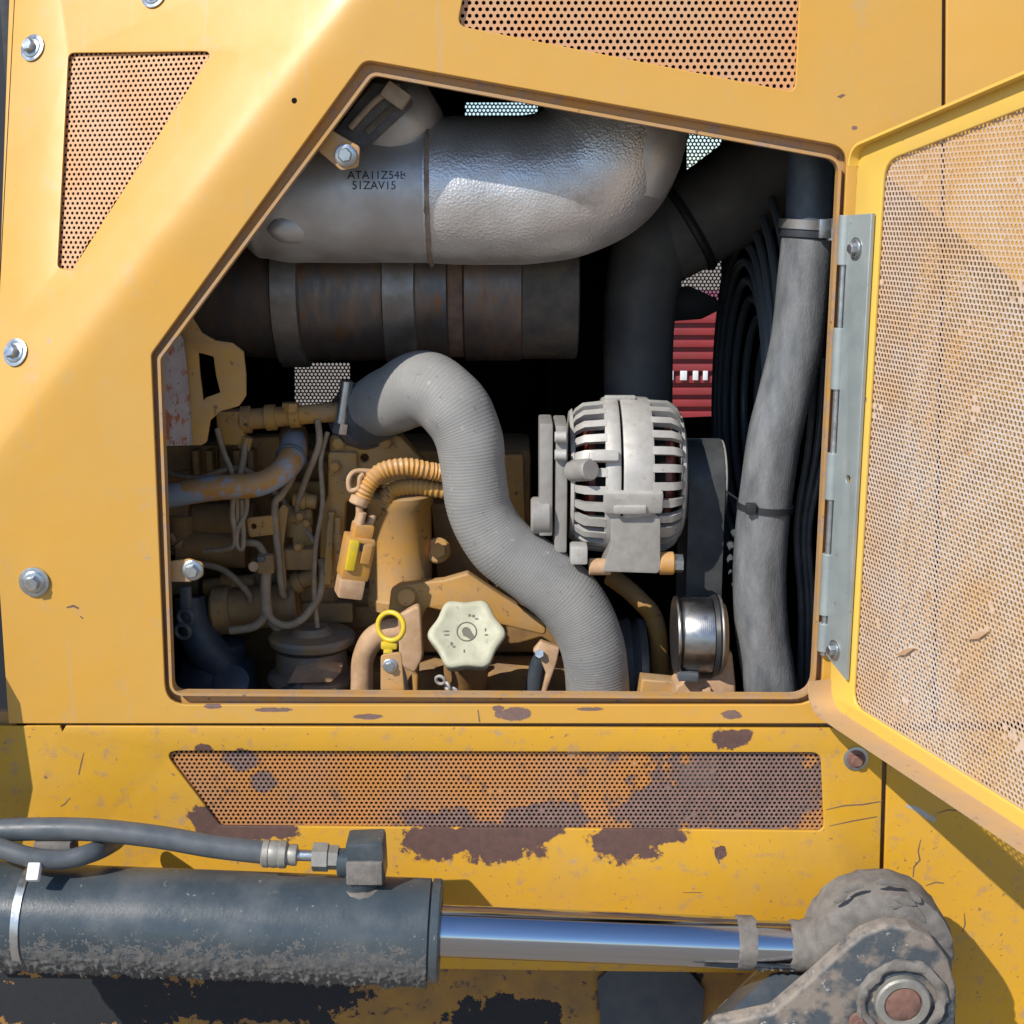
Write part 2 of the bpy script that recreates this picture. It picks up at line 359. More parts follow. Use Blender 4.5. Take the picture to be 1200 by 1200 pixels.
M['rustgrey'] = mk('grey_rust_pitted', (0.36, 0.32, 0.31), (0.30, 0.26, 0.25), 50, rough=0.75, spots=[(48, 0.54, 0.6, (0.30, 0.10, 0.05)), (90, 0.62, 0.66, (0.14, 0.03, 0.03))])
M['cap'] = mk('pale_green_grey_plastic', (0.50, 0.50, 0.37), (0.43, 0.42, 0.31), 60, rough=0.6, bump=[('n', 260, 0.12, 0.0006)], spots=[(110, 0.62, 0.68, (0.34, 0.32, 0.24))])
M['capink'] = mk('grimy_relief', (0.16, 0.155, 0.12), None, rough=0.8)
M['yel'] = mk('bright_yellow_plastic', (0.72, 0.52, 0.02), (0.62, 0.45, 0.05), 90, rough=0.4)
M['pipe'] = mk('flaked_fuel_pipe', (0.46, 0.22, 0.045), (0.27, 0.32, 0.38), 22, lo=0.47, hi=0.55, rough=0.5, dust=((0.3, 0.3, 0.31), 0.4))
M['wire'] = mk('dusty_wire_sleeve', (0.38, 0.29, 0.19), (0.27, 0.20, 0.13), 60, rough=0.7)
M['filt'] = mk('grimy_filter_head', (0.19, 0.19, 0.19), (0.32, 0.20, 0.08), 16, rough=0.5, bump=[('n', 150, 0.2, 0.0008)], dust=((0.24, 0.20, 0.16), 0.5))
M['navy'] = mk('greasy_blue_black', (0.035, 0.05, 0.07), (0.06, 0.07, 0.08), 30, rough=0.5, bump=[('n', 60, 0.3, 0.001)])
M['rail'] = mk('oil_stained_frame_paint', (0.36, 0.185, 0.03), (0.22, 0.12, 0.04), 18, rough=0.65, bump=[('n', 100, 0.3, 0.001)], spots=[(40, 0.58, 0.64, (0.10, 0.06, 0.04))],
               patches=[W(80, 1195, 170, 48), W(300, 1195, 130, 40), W(590, 1215, 80, 30), W(760, 1172, 62, 46)], patch_col=(0.011, 0.013, 0.017))
M['ground'] = mk('pale_dry_earth', (0.30, 0.25, 0.195), (0.24, 0.20, 0.155), 2, rough=0.95, bump=[('n', 30, 0.4, 0.01)])
M['red'] = mk('red_painted_steel', (0.26, 0.025, 0.028), (0.20, 0.028, 0.03), 3, rough=0.5)
M['white'] = mk('white_lettering', (0.7, 0.7, 0.7), None, rough=0.6)
M['belt'] = mk('worn_black_belt', (0.035, 0.038, 0.042), (0.06, 0.065, 0.068), 30, rough=0.5)
M['guard'] = mk('painted_guard_wire', (0.10, 0.115, 0.13), None, rough=0.4)
M['latch'] = mk('grimy_latch_rubber', (0.045, 0.042, 0.042), (0.09, 0.075, 0.06), 40, rough=0.6)
M['lipdust'] = mk('dusty_worn_lip', (0.52, 0.33, 0.15), (0.46, 0.31, 0.19), 30, rough=0.7, spots=[(60, 0.62, 0.68, (0.33, 0.2, 0.11))])
M['cake_dark'] = mk('oily_grit', (0.082, 0.085, 0.088), (0.135, 0.13, 0.124), 90, rough=0.9, bump=[('n', 300, 0.4, 0.001)])
M['seam'] = mk('dull_brown_weld', (0.33, 0.26, 0.21), (0.20, 0.14, 0.10), 40, rough=0.7)
M['cabdark'] = mk('dark_cab_steel', (0.018, 0.022, 0.03), None, rough=0.6)

# ------------------------------------------------------------------ ground and the enclosing machine body
GZ = -1.35
struct('ground', MB().add([(-400, -400, GZ), (400, -400, GZ), (400, 400, GZ), (-400, 400, GZ)], [(0, 1, 2, 3)]), M['ground'])

# ------------------------------------------------------------------ main side panel with the hatch opening
OUT = [(427, 70), (993, 172), (962, 826), (194, 826), (177, 415)]
INN = [(438, 89), (980, 188), (949, 812), (205, 808), (191, 419)]
outer = rnd(OUT, [16, 24, 34, 26, 12]); inner = rnd(INN, [12, 18, 26, 13, 8])
TRI = rnd([(80, 62), (249, 60), (84, 317), (67, 314)], [8, 6, 5, 6])
TOPG = rnd([(548, -30), (536, 30), (932, 108), (938, -30)], [14, 12, 10, 14])
fcuts = []
for k in range(-6, 9):
    d = 0.0055 * k
    fcuts.append((Vector((FA.x + FN.x * d, FA.z + FN.y * d, 0)), Vector((FN.x, FN.y, 0))))
panel_fn = lambda a, b, c: Vector((a, fold(a, b) + c, b))
sp = thing('engine_side_panel', 'large yellow engine side panel with the open hatch hole, folded upper left facet and bolts', 'side panel', P(600, 848, 0))
mp_out = pxF([(22, -340), (1106, -340), (1103, 300), (1092, 848), (985, 848), (10, 848), (0, 700), (-8, 600), (-3, 400)])
part('panel_sheet', plate(mp_out, [pxF(outer), pxF(TRI), pxF(TOPG)], panel_fn, 0.005, 0.0012, fcuts), M['paint'], sp, ang=14)
# recessed gutter frame round the hatch hole
ringo = rnd([(418, 56), (1006, 160), (974, 840), (182, 840), (164, 408)], [16, 24, 34, 26, 12])
part('gutter_frame', plate(px2(ringo, .016), [px2(inner, .016)], flat(0.016), 0.003, 0.0008), M['flange'], sp)
def lip(poly, y0, y1, th):
    mb = MB(); pts = px2(poly, y0); n = len(pts)
    cx = sum(q[0] for q in pts) / n; cz = sum(q[1] for q in pts) / n
    v = []; f = []
    for i, (x, z) in enumerate(pts):
        a = Vector(pts[i - 1]); b = Vector(pts[(i + 1) % n]); t = (b - a).normalized(); nn = Vector((t.y, -t.x))
        if nn.dot(Vector((cx - x, cz - z))) < 0: nn = -nn
        xi, zi = x - nn.x * th, z - nn.y * th
        v += [Vector((x, y0, z)), Vector((x, y1, z)), Vector((xi, y1, zi)), Vector((xi, y0, zi))]
    for i in range(n):
        j = (i + 1) % n
        for k in range(4):
            f.append((i * 4 + k, j * 4 + k, j * 4 + (k + 1) % 4, i * 4 + (k + 1) % 4))
    return mb.add(v, f)
part('gutter_rim', lip(inner, 0.0158, 0.003, 0.0035), M['flange'], sp)
part('hole_edge', lip(outer, 0.0145, 0.0048, -0.0025), M['flange'], sp)
part('triangular_grille', perf(pxF(TRI), lambda a, b, c: panel_fn(a, b, c + 0.007), 0.0064, 0.0020, 0.0018, grow=0.008), M['grille'], sp, stuff=True)
part('top_grille', perf(pxF(TOPG), lambda a, b, c: panel_fn(a, b, c + 0.007), 0.0077, 0.0024, 0.0018, grow=0.008), M['grille'], sp, stuff=True)
def bolt(c, n, r, m, parent, washer=True, mw=None, spin=0.3):
    n = Vector(n).normalized(); c = Vector(c)
    ref = Vector((math.sin(spin), 0.0, math.cos(spin)))
    b = MB().lathe(c, n, [(0.0, r * .98), (r * .16, r * 1.0), (r * .22, r * .92), (r * .26, r * .74)], 28)
    b.lathe(c, n, [(r * .2, r * .66), (r * .78, r * .66), (r * .88, r * .56), (r * .88, 0)], 6, ref)
    if washer:
        w = part('washer', MB().lathe(c - n * 0.0005, n, [(0, r * 1.32), (r * .12, r * 1.32), (r * .14, r * 1.25)], 32), mw or M['zinc'], parent)
    return part('bolt', b, m, parent, ang=25)
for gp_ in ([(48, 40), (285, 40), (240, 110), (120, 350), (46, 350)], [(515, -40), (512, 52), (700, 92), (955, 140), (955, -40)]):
    part('grille_backing', plate(pxF(gp_), [], lambda a, b, c: panel_fn(a, b, c + .019), .002, .0005), M['dark'], sp)  # dark sheets added behind the grilles to stop sun leaking through
FNrm = Vector((FN.x * .56, -1, FN.y * .56)).normalized()
bolt(PF(38, 56, -.002), FNrm, .0125, M['zinc'], sp)
bolt(PF(18, 413, -.002), FNrm, .0125, M['zinc'], sp)
bolt(PF(40, 682, -.002), (0, -1, 0), .0135, M['zinc'], sp)
bolt(PF(180, -7, -.002), FNrm, .0125, M['zinc'], sp)
part('hole_dark_disc', MB().cyl(PF(345, 118, -.0006), PF(345, 118, .003), .0032, 14), M['dark'], sp)  # dark disc stands in for the shade inside a small hole
part('paint_chip', MB().prism([P(x, y, -.0004) for x, y in ((981, 113), (987, 110), (991, 111), (985, 115))], (0, .001, 0), 0), M['rustseam'], sp)
# welded latch tabs on the gutter frame, each with its bolt
def tab(poly, y, bp, r, rads=6):
    t = part('latch_tab', plpx(rnd(poly, rads), [], y, .004), M['flange'], sp)
    bolt(P(bp[0], bp[1], y - .0005), (0, -1, 0), r, M['zinc'], t, washer=False)
tab([(384, 150), (422, 172), (420, 196), (400, 200), (372, 176)], .020, (405, 182), .0125)
tab([(196, 658), (222, 655), (238, 660), (238, 676), (222, 682), (196, 682)], .020, (226, 668), .0125)
tab([(446, 812), (446, 768), (470, 764), (474, 812)], .022, (457, 780), .009, 5)

# ------------------------------------------------------------------ lower panel, rear panels, frame behind
lp = thing('lower_side_panel', 'yellow lower side panel with long perforated slot and rust brown paint loss', 'side panel', P(520, 1140, 0))
LOWG = rnd([(191, 880), (962, 882), (966, 974), (258, 968)], [9, 12, 9, 9])
part('panel_sheet', plate(px2([(-40, 851), (70, 851), (73, 858), (77, 851), (986, 853.5), (1034.5, 880), (1028, 1140), (-40, 1126)]), [px2(LOWG)], flat(0), 0.005, 0.0012), M['skirt'], lp)
part('slot_grille', perf(px2(LOWG), lambda a, b, c: Vector((a, .006 + c, b)), 0.0060, 0.0020, 0.0016, grow=0.007, skip=lambda x, y: noise.noise(Vector((x * 30, y * 30, 7))) + .7 * noise.noise(Vector((x * 170, y * 170, 1))) > .84), M['grille_low'], lp, stuff=True)
bolt(P(1003, 889, -.001), (0, -1, 0), .0115, M['rust'], lp)
part('bottom_flange', MB().prism([P(-40, 1123, .0055), P(1028, 1136, .0055), P(1028, 1142, .0055), P(-40, 1128, .0055)], (0, .03, 0), 0), M['skirt'], lp)
ru = thing('rear_panel', 'plain yellow panel right of the upper seam, behind the open door', 'side panel', P(1300, 850, 0))
part('panel_sheet', plate(px2([(1111, -340), (1700, -340), (1700, 846), (1097, 846), (1108, 300)]), [], flat(0.001), 0.005, 0.0012), M['paint'], ru)
rl = thing('rear_panel', 'scratched yellow panel below the open door, right of the vertical seam', 'side panel', P(1300, 1250, 0))
part('panel_sheet', plate(px2([(1041, 858), (1700, 858), (1700, 1330), (1032, 1330), (1033, 1140)]), [], flat(0.0015), 0.005, 0.0012), M['skirt'], rl)
def scratch(pts, w, m, par, y=0.0):
    pts = [P(a, b, y - .0003) for a, b in pts]; L1 = []; L2 = []
    for i, q in enumerate(pts):
        t = (pts[min(i + 1, len(pts) - 1)] - pts[max(i - 1, 0)]).normalized(); n = Vector((-t.z, 0, t.x)); k = w * (.25 + .75 * math.sin(math.pi * (i + .3) / len(pts))) / 2
        L1.append(q + n * k); L2.append(q - n * k)
    return part('scratch', MB().prism(L1 + L2[::-1], (0, .0012, 0), 0), m, par)
for pts, w in (([(1150, 903), (1153, 915), (1160, 922), (1163, 934)], .0022), ([(1079, 984), (1076, 997), (1078, 1008), (1071, 1016), (1070, 1028)], .0020), ([(968, 949), (990, 944), (1010, 943), (1034, 939)], .0018), ([(972, 968), (1000, 962), (1028, 957)], .0016), ([(1130, 1070), (1131, 1083), (1128, 1092)], .0018), ([(1085, 1038), (1096, 1034), (1106, 1035)], .0018), ([(1128, 945), (1120, 950), (1112, 949), (1098, 953)], .0016)):
    scratch(pts, w, M['rustseam'], rl if pts[0][0] > 1040 else lp, .0015 if pts[0][0] > 1040 else 0)
for pts, w in (([(592, 1073), (610, 1070), (625, 1071), (640, 1074)], .0022), ([(98, 882), (95, 895), (92, 908)], .0016), ([(82, 935), (76, 942), (71, 945)], .0014), ([(850, 1003), (844, 998), (841, 1006), (843, 1012)], .0026), ([(800, 1046), (822, 1046)], .0010), ([(300, 1002), (330, 1005)], .0012)):
    scratch(pts, w, M['rustseam'], lp)
scratch([(1062, 944), (1074, 948), (1086, 956), (1096, 962)], .007, M['alu'], rl, .0015)
for pts, w in (([(78, 712), (86, 710), (92, 713)], .003), ([(94, 722), (97, 725)], .002), ([(560, 832), (562, 846)], .002)):
    scratch(pts, w, M['rustseam'], sp)
fr = thing('frame_rail', 'oil stained machine frame rail below the hydraulic cylinder', 'frame', P(500, 1300, .06))
part('web', plate(px2([(-200, 1085), (1100, 1085), (1100, 1420), (-200, 1420)], .045), [], flat(.045), .02, .002), M['rail'], fr)
q = P(760, 1172, .043); part('grease_plate', plpx(rnd([(700, 1150), (722, 1128), (800, 1130), (826, 1160), (822, 1215), (705, 1215)], 8), [], .034, .008), M['navy'], fr)
st = thing('seam_backing', 'dark inner frame strips behind the panel seams', 'frame', P(600, 860, .03))
part('strip', MB().box(P(500, 850, .02), (1.4, .012, .04)), M['flange'], st)
part('strip', MB().box(P(1105, 60, .02), (.03, .012, 1.1)), M['flange'], st)
part('strip', MB().box(P(1037, 1000, .02), (.03, .012, .32)), M['flange'], st)
# dark cab side to the left of the panel edge
cb = thing('cab_side', 'dark steel cab side behind the left edge of the yellow panel', 'cab', (-.9, .3, -.6))
part('wall', MB().box((-.90, .42, .2), (.60, .02, 2.2)), M['cabdark'], cb)
part('rail', MB().box((-.68, .39, .1), (.02, .02, 1.9)), M['cabdark'], cb)
la = thing('fender', 'yellow fender edge out of view at the lower left, added for its shadow on the panel', 'fender', (-.75, -.1, -.4))
fp = [(-.80, .02), (-.715, -.02), (-.69, -.05), (-.70, -.075), (-.69, -.10), (-.672, -.14), (-.665, -.25), (-.69, -.35), (-.80, -.4)]
part('fender_sheet', MB().prism([Vector((a, -.085, b)) for a, b in fp], (0, .012, 0), .002), M['skirt'], la)  # out of view; outline drawn for the shadow it casts on the panel

# engine bay enclosure
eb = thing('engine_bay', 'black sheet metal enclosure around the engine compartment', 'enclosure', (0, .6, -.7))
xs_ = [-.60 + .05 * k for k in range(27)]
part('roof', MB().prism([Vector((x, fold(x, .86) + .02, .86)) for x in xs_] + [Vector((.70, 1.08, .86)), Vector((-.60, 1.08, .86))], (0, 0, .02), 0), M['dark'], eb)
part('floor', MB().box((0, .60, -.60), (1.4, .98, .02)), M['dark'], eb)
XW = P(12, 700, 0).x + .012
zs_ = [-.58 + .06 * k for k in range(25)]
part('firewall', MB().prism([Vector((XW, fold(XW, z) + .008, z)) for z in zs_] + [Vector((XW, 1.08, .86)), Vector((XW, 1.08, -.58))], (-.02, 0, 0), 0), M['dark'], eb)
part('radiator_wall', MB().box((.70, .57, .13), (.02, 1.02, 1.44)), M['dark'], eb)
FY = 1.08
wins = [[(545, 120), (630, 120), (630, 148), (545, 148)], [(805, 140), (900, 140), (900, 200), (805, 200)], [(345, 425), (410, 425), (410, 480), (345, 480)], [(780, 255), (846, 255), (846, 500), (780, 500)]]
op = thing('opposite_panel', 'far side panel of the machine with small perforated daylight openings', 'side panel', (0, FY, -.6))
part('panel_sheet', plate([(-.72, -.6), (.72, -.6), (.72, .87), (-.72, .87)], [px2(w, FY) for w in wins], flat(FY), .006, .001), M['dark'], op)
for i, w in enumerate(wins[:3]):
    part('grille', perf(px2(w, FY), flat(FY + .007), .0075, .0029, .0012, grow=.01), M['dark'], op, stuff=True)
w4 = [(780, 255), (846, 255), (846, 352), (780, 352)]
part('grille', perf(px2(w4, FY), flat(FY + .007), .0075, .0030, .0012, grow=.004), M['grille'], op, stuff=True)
# red slatted panel stand-in, put far beyond the machine so sun lights it
rc = thing('distant_red_panel', 'red slatted panel glimpsed beside the fan, added beyond the machine where sun reaches it', 'backdrop', (1.7, 7.0, GZ))
YC = 7.0
part('wall', MB().box((1.7, YC + .6, (P(800, 352, YC).z + GZ) / 2), (2.4, 1.1, P(800, 352, YC).z - GZ)), M['red'], rc)
for k in range(int((P(800, 352, YC).z + 1.0) / .075)):
    part('slat', MB().box((1.7, YC + .03, -1.0 + k * .075), (2.3, .05, .045), bev=.008), M['red'], rc)
for (a, b) in ((782, 8), (796, 10), (811, 8), (823, 7)):
    c = P(a + b / 2, 440, YC - .01)
    part('marking', MB().box(c, (S(a, 440, YC) * b * .8, .012, S(a, 440, YC) * 11), bev=.003), M['white'], rc)

# ------------------------------------------------------------------ open hatch door
HA = R(72.0); HX = (P(993, 300, 0).x + P(962, 780, 0).x) / 2 + .004
HZB = P(962, 824, 0).z; HZT = P(995, 172, 0).z
DD = Vector((math.cos(HA), -math.sin(HA), 0)); DN = Vector((math.sin(HA), math.cos(HA), 0))   # DN: outer side of the door
H0 = Vector((HX, -.006, 0))
dfn = lambda a, b, c: H0 + DD * a + Vector((0, 0, b)) + DN * c
def dz(px, s):                                    # door coordinates of a pixel column are not needed; edges are given in metres
    return px
hd = thing('hatch_door', 'open perforated yellow hatch door swung out to the right on a grey hinge strip', 'door', dfn(0, HZB, 0))
sl_ = .185
DOUT = [(0.006, HZB), (.765, HZB), (.785, HZB + .42), (.555, HZT + sl_ * .555), (0.006, HZT)]
dout = rnd(DOUT, [.035, .03, .03, .03, .025])
DPER = [(.057, HZB + .020), (.72, HZB + .020), (.745, HZB + .40), (.54, HZT + sl_ * .54 - .03), (.057, HZT - .018)]
dper = rnd(DPER, [.02, .03, .03, .03, .03])
part('door_frame', plate(dout, [dper], dfn, .004, .0012), M['door'], hd)
def nick(x, y):
    return any((x - a) ** 2 / .014 ** 2 + ((y - b) - .5 * (x - a)) ** 2 / .005 ** 2 < 1 for a, b in ((.27, HZB + .17), (.15, HZB + .115)))
part('perforated_sheet', perf(dper, lambda a, b, c: dfn(a, b, c + .0045), .0060, .00255, .0012, grow=.003, skip=lambda x, y: nick(x, y) or noise.noise(Vector((x * 23, y * 23, 3))) + .7 * noise.noise(Vector((x * 160, y * 160, 1))) > .80), M['door_mesh'], hd, stuff=True)
for a, b in ((.27, HZB + .17), (.15, HZB + .115)):
    part('dent', MB().prism([dfn(a - .016, b - .010, .0035), dfn(a + .002, b - .004, .0035), dfn(a + .018, b + .009, .0035), dfn(a + .001, b + .003, .0035)], DN * -.003, .001), M['tan'], hd)
def dflange(seq, w, th=.003):
    mb = MB(); n = len(seq); v = []; f = []
    for i, (x, z) in enumerate(seq):
        a = Vector(seq[max(i - 1, 0)]); b = Vector(seq[min(i + 1, n - 1)]); t = (b - a).normalized(); nn = Vector((-t.y, t.x))
        v += [dfn(x, z, .001), dfn(x, z, -w), dfn(x + nn.x * th, z + nn.y * th, -w), dfn(x + nn.x * th, z + nn.y * th, .001)]
    for i in range(n - 1):
        for k in range(4): f.append((i * 4 + k, (i + 1) * 4 + k, (i + 1) * 4 + (k + 1) % 4, i * 4 + (k + 1) % 4))
    f += [(0, 1, 2, 3), tuple((n - 1) * 4 + k for k in range(4))]
    return mb.add(v, f)
def span(z0, z1, seq):  return [q for q in seq if z0 <= q[1] <= z1]
bot = [q for q in dout if q[1] < HZB + .05]; k0 = min(range(len(bot)), key=lambda i: (bot[i][0] > .3, -bot[i][1])); 
part('bottom_flange', dflange([q for q in bot], .030), M['lipdust'], hd)
top = [q for q in dout if q[1] > HZB + .44]
part('top_flange', dflange(top, .012), M['door'], hd)
# hinge: long galvanised leaf and its knuckles
HB, HT = P(968, 775, 0).z, P(990, 252, 0).z
leaf = [(.004, HB + .012), (.050, HB - .004), (.050, HT + .002), (.004, HT)]
hl = part('hinge_strip', plate(leaf, [circ(.032, HB + .23, .005)], lambda a, b, c: dfn(a, b, c - .0065), .005, .001), M['hinge'], hd)
for z0, z1 in ((HT - .055, HT), (HT - .195, HT - .125), (HB + .20, HB + .255), (HB + .06, HB + .135), (HB + .015, HB + .05)):
    part('hinge_knuckle', MB().cyl(dfn(-.002, z0, -.006), dfn(-.002, z1, -.006), .0075, 18), M['hinge'], hl)
part('hinge_pin', MB().cyl(dfn(-.002, HB + .01, -.006), dfn(-.002, HT, -.006), .004, 12), M['zinc'], hl)
for z in (HT - .036, HB + .024):
    bolt(dfn(.023, z, -.0068), -DN, .0095, M['zinc'], hl)

# ------------------------------------------------------------------ hydraulic cylinder in front of the lower panel
YH = -.12
def cyl_lathe(a, b, prof, n=40):
    a = Vector(a); b = Vector(b); return MB().lathe(a, b - a, prof, n)
A0, A1 = P(-70, 1068, YH), P(503, 1090, YH); rC = S(300, 1080, YH) * 59; LC = (A1 - A0).length
hc = thing('hydraulic_cylinder', 'big dusty blue black hydraulic cylinder with chromed rod and caked dirt underneath', 'cylinder', A0)
ax = (A1 - A0).normalized(); mb = MB(); nA, nS = 360, 190
Nn = Vector((0, 0, 1)) - ax * ax.z; Nn.normalize(); Bn = ax.cross(Nn)
v = []; f = []
for i in range(nA + 1):
    t = LC * i / nA
    for k in range(nS):
        a = 2 * math.pi * k / nS; d = Nn * math.cos(a) + Bn * math.sin(a)
        low = max(0.0, min(1.0, (-math.cos(a) - 0.10) / 0.75)); p = A0 + ax * t + d * rC
        h = 0.0
        if low > 0:
            h = low * (max(0, noise.noise(p * 150)) * .0065 + max(0, noise.noise(p * 330 + Vector((5, 1, 2)))) * .006) + low ** 2 * .005 * max(0, noise.noise(p * 60) + .3)
        v.append(p + d * h)
for i in range(nA):
    for k in range(nS):
        k2 = (k + 1) % nS; f.append((i * nS + k, i * nS + k2, (i + 1) * nS + k2, (i + 1) * nS + k))
f.append(tuple(nA * nS + k for k in range(nS)))
barrel = part('barrel', MB().add(v, f), M['cyl'], hc, ang=80)
barrel.data.materials.append(M['cake_dark'])
for pl in barrel.data.polygons:
    c = pl.center + A0; d = c - A0; t = d.dot(ax); d = (d - ax * t).normalized()
    if -d.dot(Nn) + noise.noise(c * 120) * .45 + noise.noise(c * 420) * .45 > .08 + .15 * noise.noise(c * 14): pl.material_index = 1
part('gland', cyl_lathe(A1 - ax * .001, A1 + ax * .03, [(0, rC * .93), (.003, rC * .93), (.0035, rC * 1.0), (.0125, rC * 1.0), (.0145, rC * .97), (.0145, rC * .60), (.010, rC * .58)], 64), M['cyl'], hc)
B0, B1 = A1 + ax * .01, P(960, 1108, YH); rR = S(700, 1100, YH) * 29.5
part('rod', cyl_lathe(B0, P(872, 1105, YH), [(0, rR), ((P(872, 1105, YH) - B0).length, rR)], 64), M['chrome'], hc)
part('rod', cyl_lathe(P(880, 1105.5, YH), B1, [(0, rR * .9), ((B1 - P(880, 1105.5, YH)).length, rR * .9)], 64), M['chrome'], hc)
def lumpy(mbv, amp, sc):
    for q in mbv.v:
        nq = noise.noise_vector(q * sc); q += nq * amp + noise.noise_vector(q * sc * 2.7) * amp * .5
    return mbv
c0 = P(861, 1104, YH)
part('collar', lumpy(cyl_lathe(c0, P(886, 1105, YH), [(0, rR * .9), (.001, rR * 1.03), (.004, rR * 1.05), (.010, rR * 1.04), (.018, rR * 1.05), (.0215, rR * 1.02), (.022, rR * .85)], 64), .0012, 260), M['cake'], hc)
# dirt clinging under the rod end
mb = MB()
for i in range(60):
    c = P(885 + random.random() * 80, 1132 + random.random() * 3, YH + random.uniform(-.012, .012)); r = random.uniform(.002, .0045)
    mb.lathe(c - Vector((0, 0, r)), (random.uniform(-.5, .5), random.uniform(-.5, .5), 1), [(0, .0003), (r * .5, r), (r * 1.4, r * .9), (r * 2, .0003)], 6)
part('dirt_crust', mb, M['cake'], hc, stuff=True)
EC = P(1028, 1107, YH); rE = S(1026, 1108, YH) * 83
eye = MB().lathe(EC + Vector((0, .034, 0)), (0, -1, 0), [(0, rE * .9), (.004, rE * .99), (.012, rE), (.05, rE), (.062, rE * .97), (.064, rE * .92), (.0665, rE * .86), (.0665, 0.0)], 96)
part('rod_eye', lumpy(eye, .0018, 120), M['cake'], hc, ang=50)
part('eye_neck', lumpy(MB().tube([P(918, 1107, YH), P(935, 1107.5, YH), P(955, 1108, YH), P(985, 1108, YH), P(1015, 1108, YH), P(1040, 1108, YH)], [rR * .86, rR * .98, rR * 1.1, rR * 1.42, rR * 1.6, rR * 1.2], 48, True, 8), .0014, 130), M['cake'], hc, ang=70)
# flaking crust on the face of the eye
mb = MB()
for (px, py, w, h, r) in ((985, 1052, 26, 9, 30), (1000, 1040, 30, 8, 18), (1040, 1034, 30, 8, -5), (1060, 1055, 26, 10, -20), (1078, 1072, 20, 10, -50), (1072, 1050, 18, 9, -40), (1050, 1060, 16, 7, 10)):
    pts = []
    for k in range(9):
        a = 2 * math.pi * k / 9; rr = random.uniform(.75, 1.2); x = math.cos(a) * w / 2 * rr; y = math.sin(a) * h / 2 * rr
        pts.append(P(px + x * math.cos(R(r)) + y * math.sin(R(r)), py - x * math.sin(R(r)) + y * math.cos(R(r)), YH - .0315))
    mb.prism(pts, (0, -.0022, 0), .0006)
part('dirt_flakes', lumpy(mb, .0008, 200), M['cake'], hc, stuff=True)
# pressure port block with fittings
ep = P(428, 1010, YH - .004); e_rot = Matrix.Rotation(R(1), 3, 'Y')
pb = part('port_elbow', MB().box(P(430, 1003, YH), (.043, .040, .050), Matrix.Rotation(R(-2), 3, 'Y'), .005).lathe(P(424, 1012, YH), (0, 0, -1), [(0, .022), (.028, .021), (.032, .018)], 28), M['cyl'], hc)
part('weld_bead', lumpy(MB().torus(P(424, 1040, YH), (0, 0, 1), .023, .005, 36, 10), .0012, 300), M['cake'], hc)
part('dirt_cake', lumpy(MB().box(P(427, 1023, YH - .022), (.041, .006, .028), None, .002), .001, 300), M['cake'], pb)
part('adapter_nut', MB().cyl(P(396, 1011, YH), P(412, 1011, YH), .0165, 20), M['cyl'], hc)
# metal tag strap round the barrel
tg = P(37, 1072, YH); part('strap', MB().lathe(tg - ax * .004, ax, [(0, rC + .0004), (0, rC + .0018), (.009, rC + .0018), (.009, rC + .0004)], 96), M['zinc'], hc)
part('strap_buckle', MB().box(P(40, 1022, YH - rC * .72), (.014, .010, .020), Matrix.Rotation(R(-40), 3, 'X'), .002), M['white'], hc)
hh = thing('hydraulic_hose', 'grey blue hydraulic hose running along the cylinder top into a crimped fitting', 'hose', P(0, 972, YH))
part('hose', tubepx([(-60, 976, YH, 13.5), (20, 972, YH, 13.5), (100, 972, YH, 13.5), (180, 980, YH, 13.5), (250, 992, YH, 13.5), (320, 1000, YH, 13.5)], 20), M['hyd'], hh)
part('crimp_sleeve', MB().lathe(P(307, 1000, YH), P(348, 1002, YH) - P(307, 1000, YH), [(0, .013), (.002, .0155), (.008, .0158), (.009, .0148), (.014, .0158), (.020, .0148), (.021, .0158), (.028, .0155), (.030, .0115), (.036, .0125), (.040, .012), (.041, .008)], 24), M['fit'], hh)
part('stem', MB().cyl(P(344, 1002, YH), P(372, 1003, YH), .0065, 18), M['zinc'], hh)
part('hex_nut', MB().lathe(P(366, 1004, YH), P(400, 1005, YH) - P(366, 1004, YH), [(0, .012), (.001, .0165), (.018, .0165), (.019, .014), (.030, .014), (.0305, .01)], 6, ref=(0, 0.3, 1)), M['fit'], hh)
h2 = thing('hydraulic_hose', 'shorter looped hydraulic hose lying on the cylinder at the left edge', 'hose', P(0, 1000, YH))
part('hose', tubepx([(-60, 968, YH - .02, 11.5), (-10, 990, YH - .025, 11.5), (35, 1004, YH - .028, 11.5), (75, 1007, YH - .022, 11.5), (108, 999, YH - .01, 11.5), (130, 988, YH + .03, 11.5), (138, 982, YH + .07, 11.5)], 18), M['hyd'], h2)
part('clamp_block', MB().box(P(66, 992, YH + .002), (.042, .03, .022), None, .002), M['cake'], h2)

# ------------------------------------------------------------------ linkage bracket with the pin, lower right
lb = thing('linkage_bracket', 'muddy blue black clevis bracket holding the rusty pin at the cylinder rod end', 'bracket', P(1030, 1240, YH))
fo = [(820, 1240), (838, 1202), (905, 1188), (950, 1150), (985, 1118), (1012, 1096), (1040, 1086), (1068, 1088), (1094, 1102), (1112, 1126), (1121, 1158), (1120, 1240)]
part('front_plate', plpx(rnd(fo, 10), [], YH - .066, .024, bev=.004), M['arm'], lb)
bo = [(800, 1240), (845, 1192), (906, 1132), (950, 1128), (1000, 1050), (1028, 1030), (1060, 1036), (1090, 1075), (1085, 1240)]
part('rear_plate', plpx(rnd(bo, 8), [], YH + .040, .024, bev=.004), M['arm'], lb)
part('web', MB().prism([P(835, 1205, YH - .05), P(905, 1140, YH - .0), P(960, 1140, YH - .0), P(900, 1205, YH - .05)], (0, .05, -.02), .002), M['navy'], lb)
pc = P(1056, 1172, YH - .066)
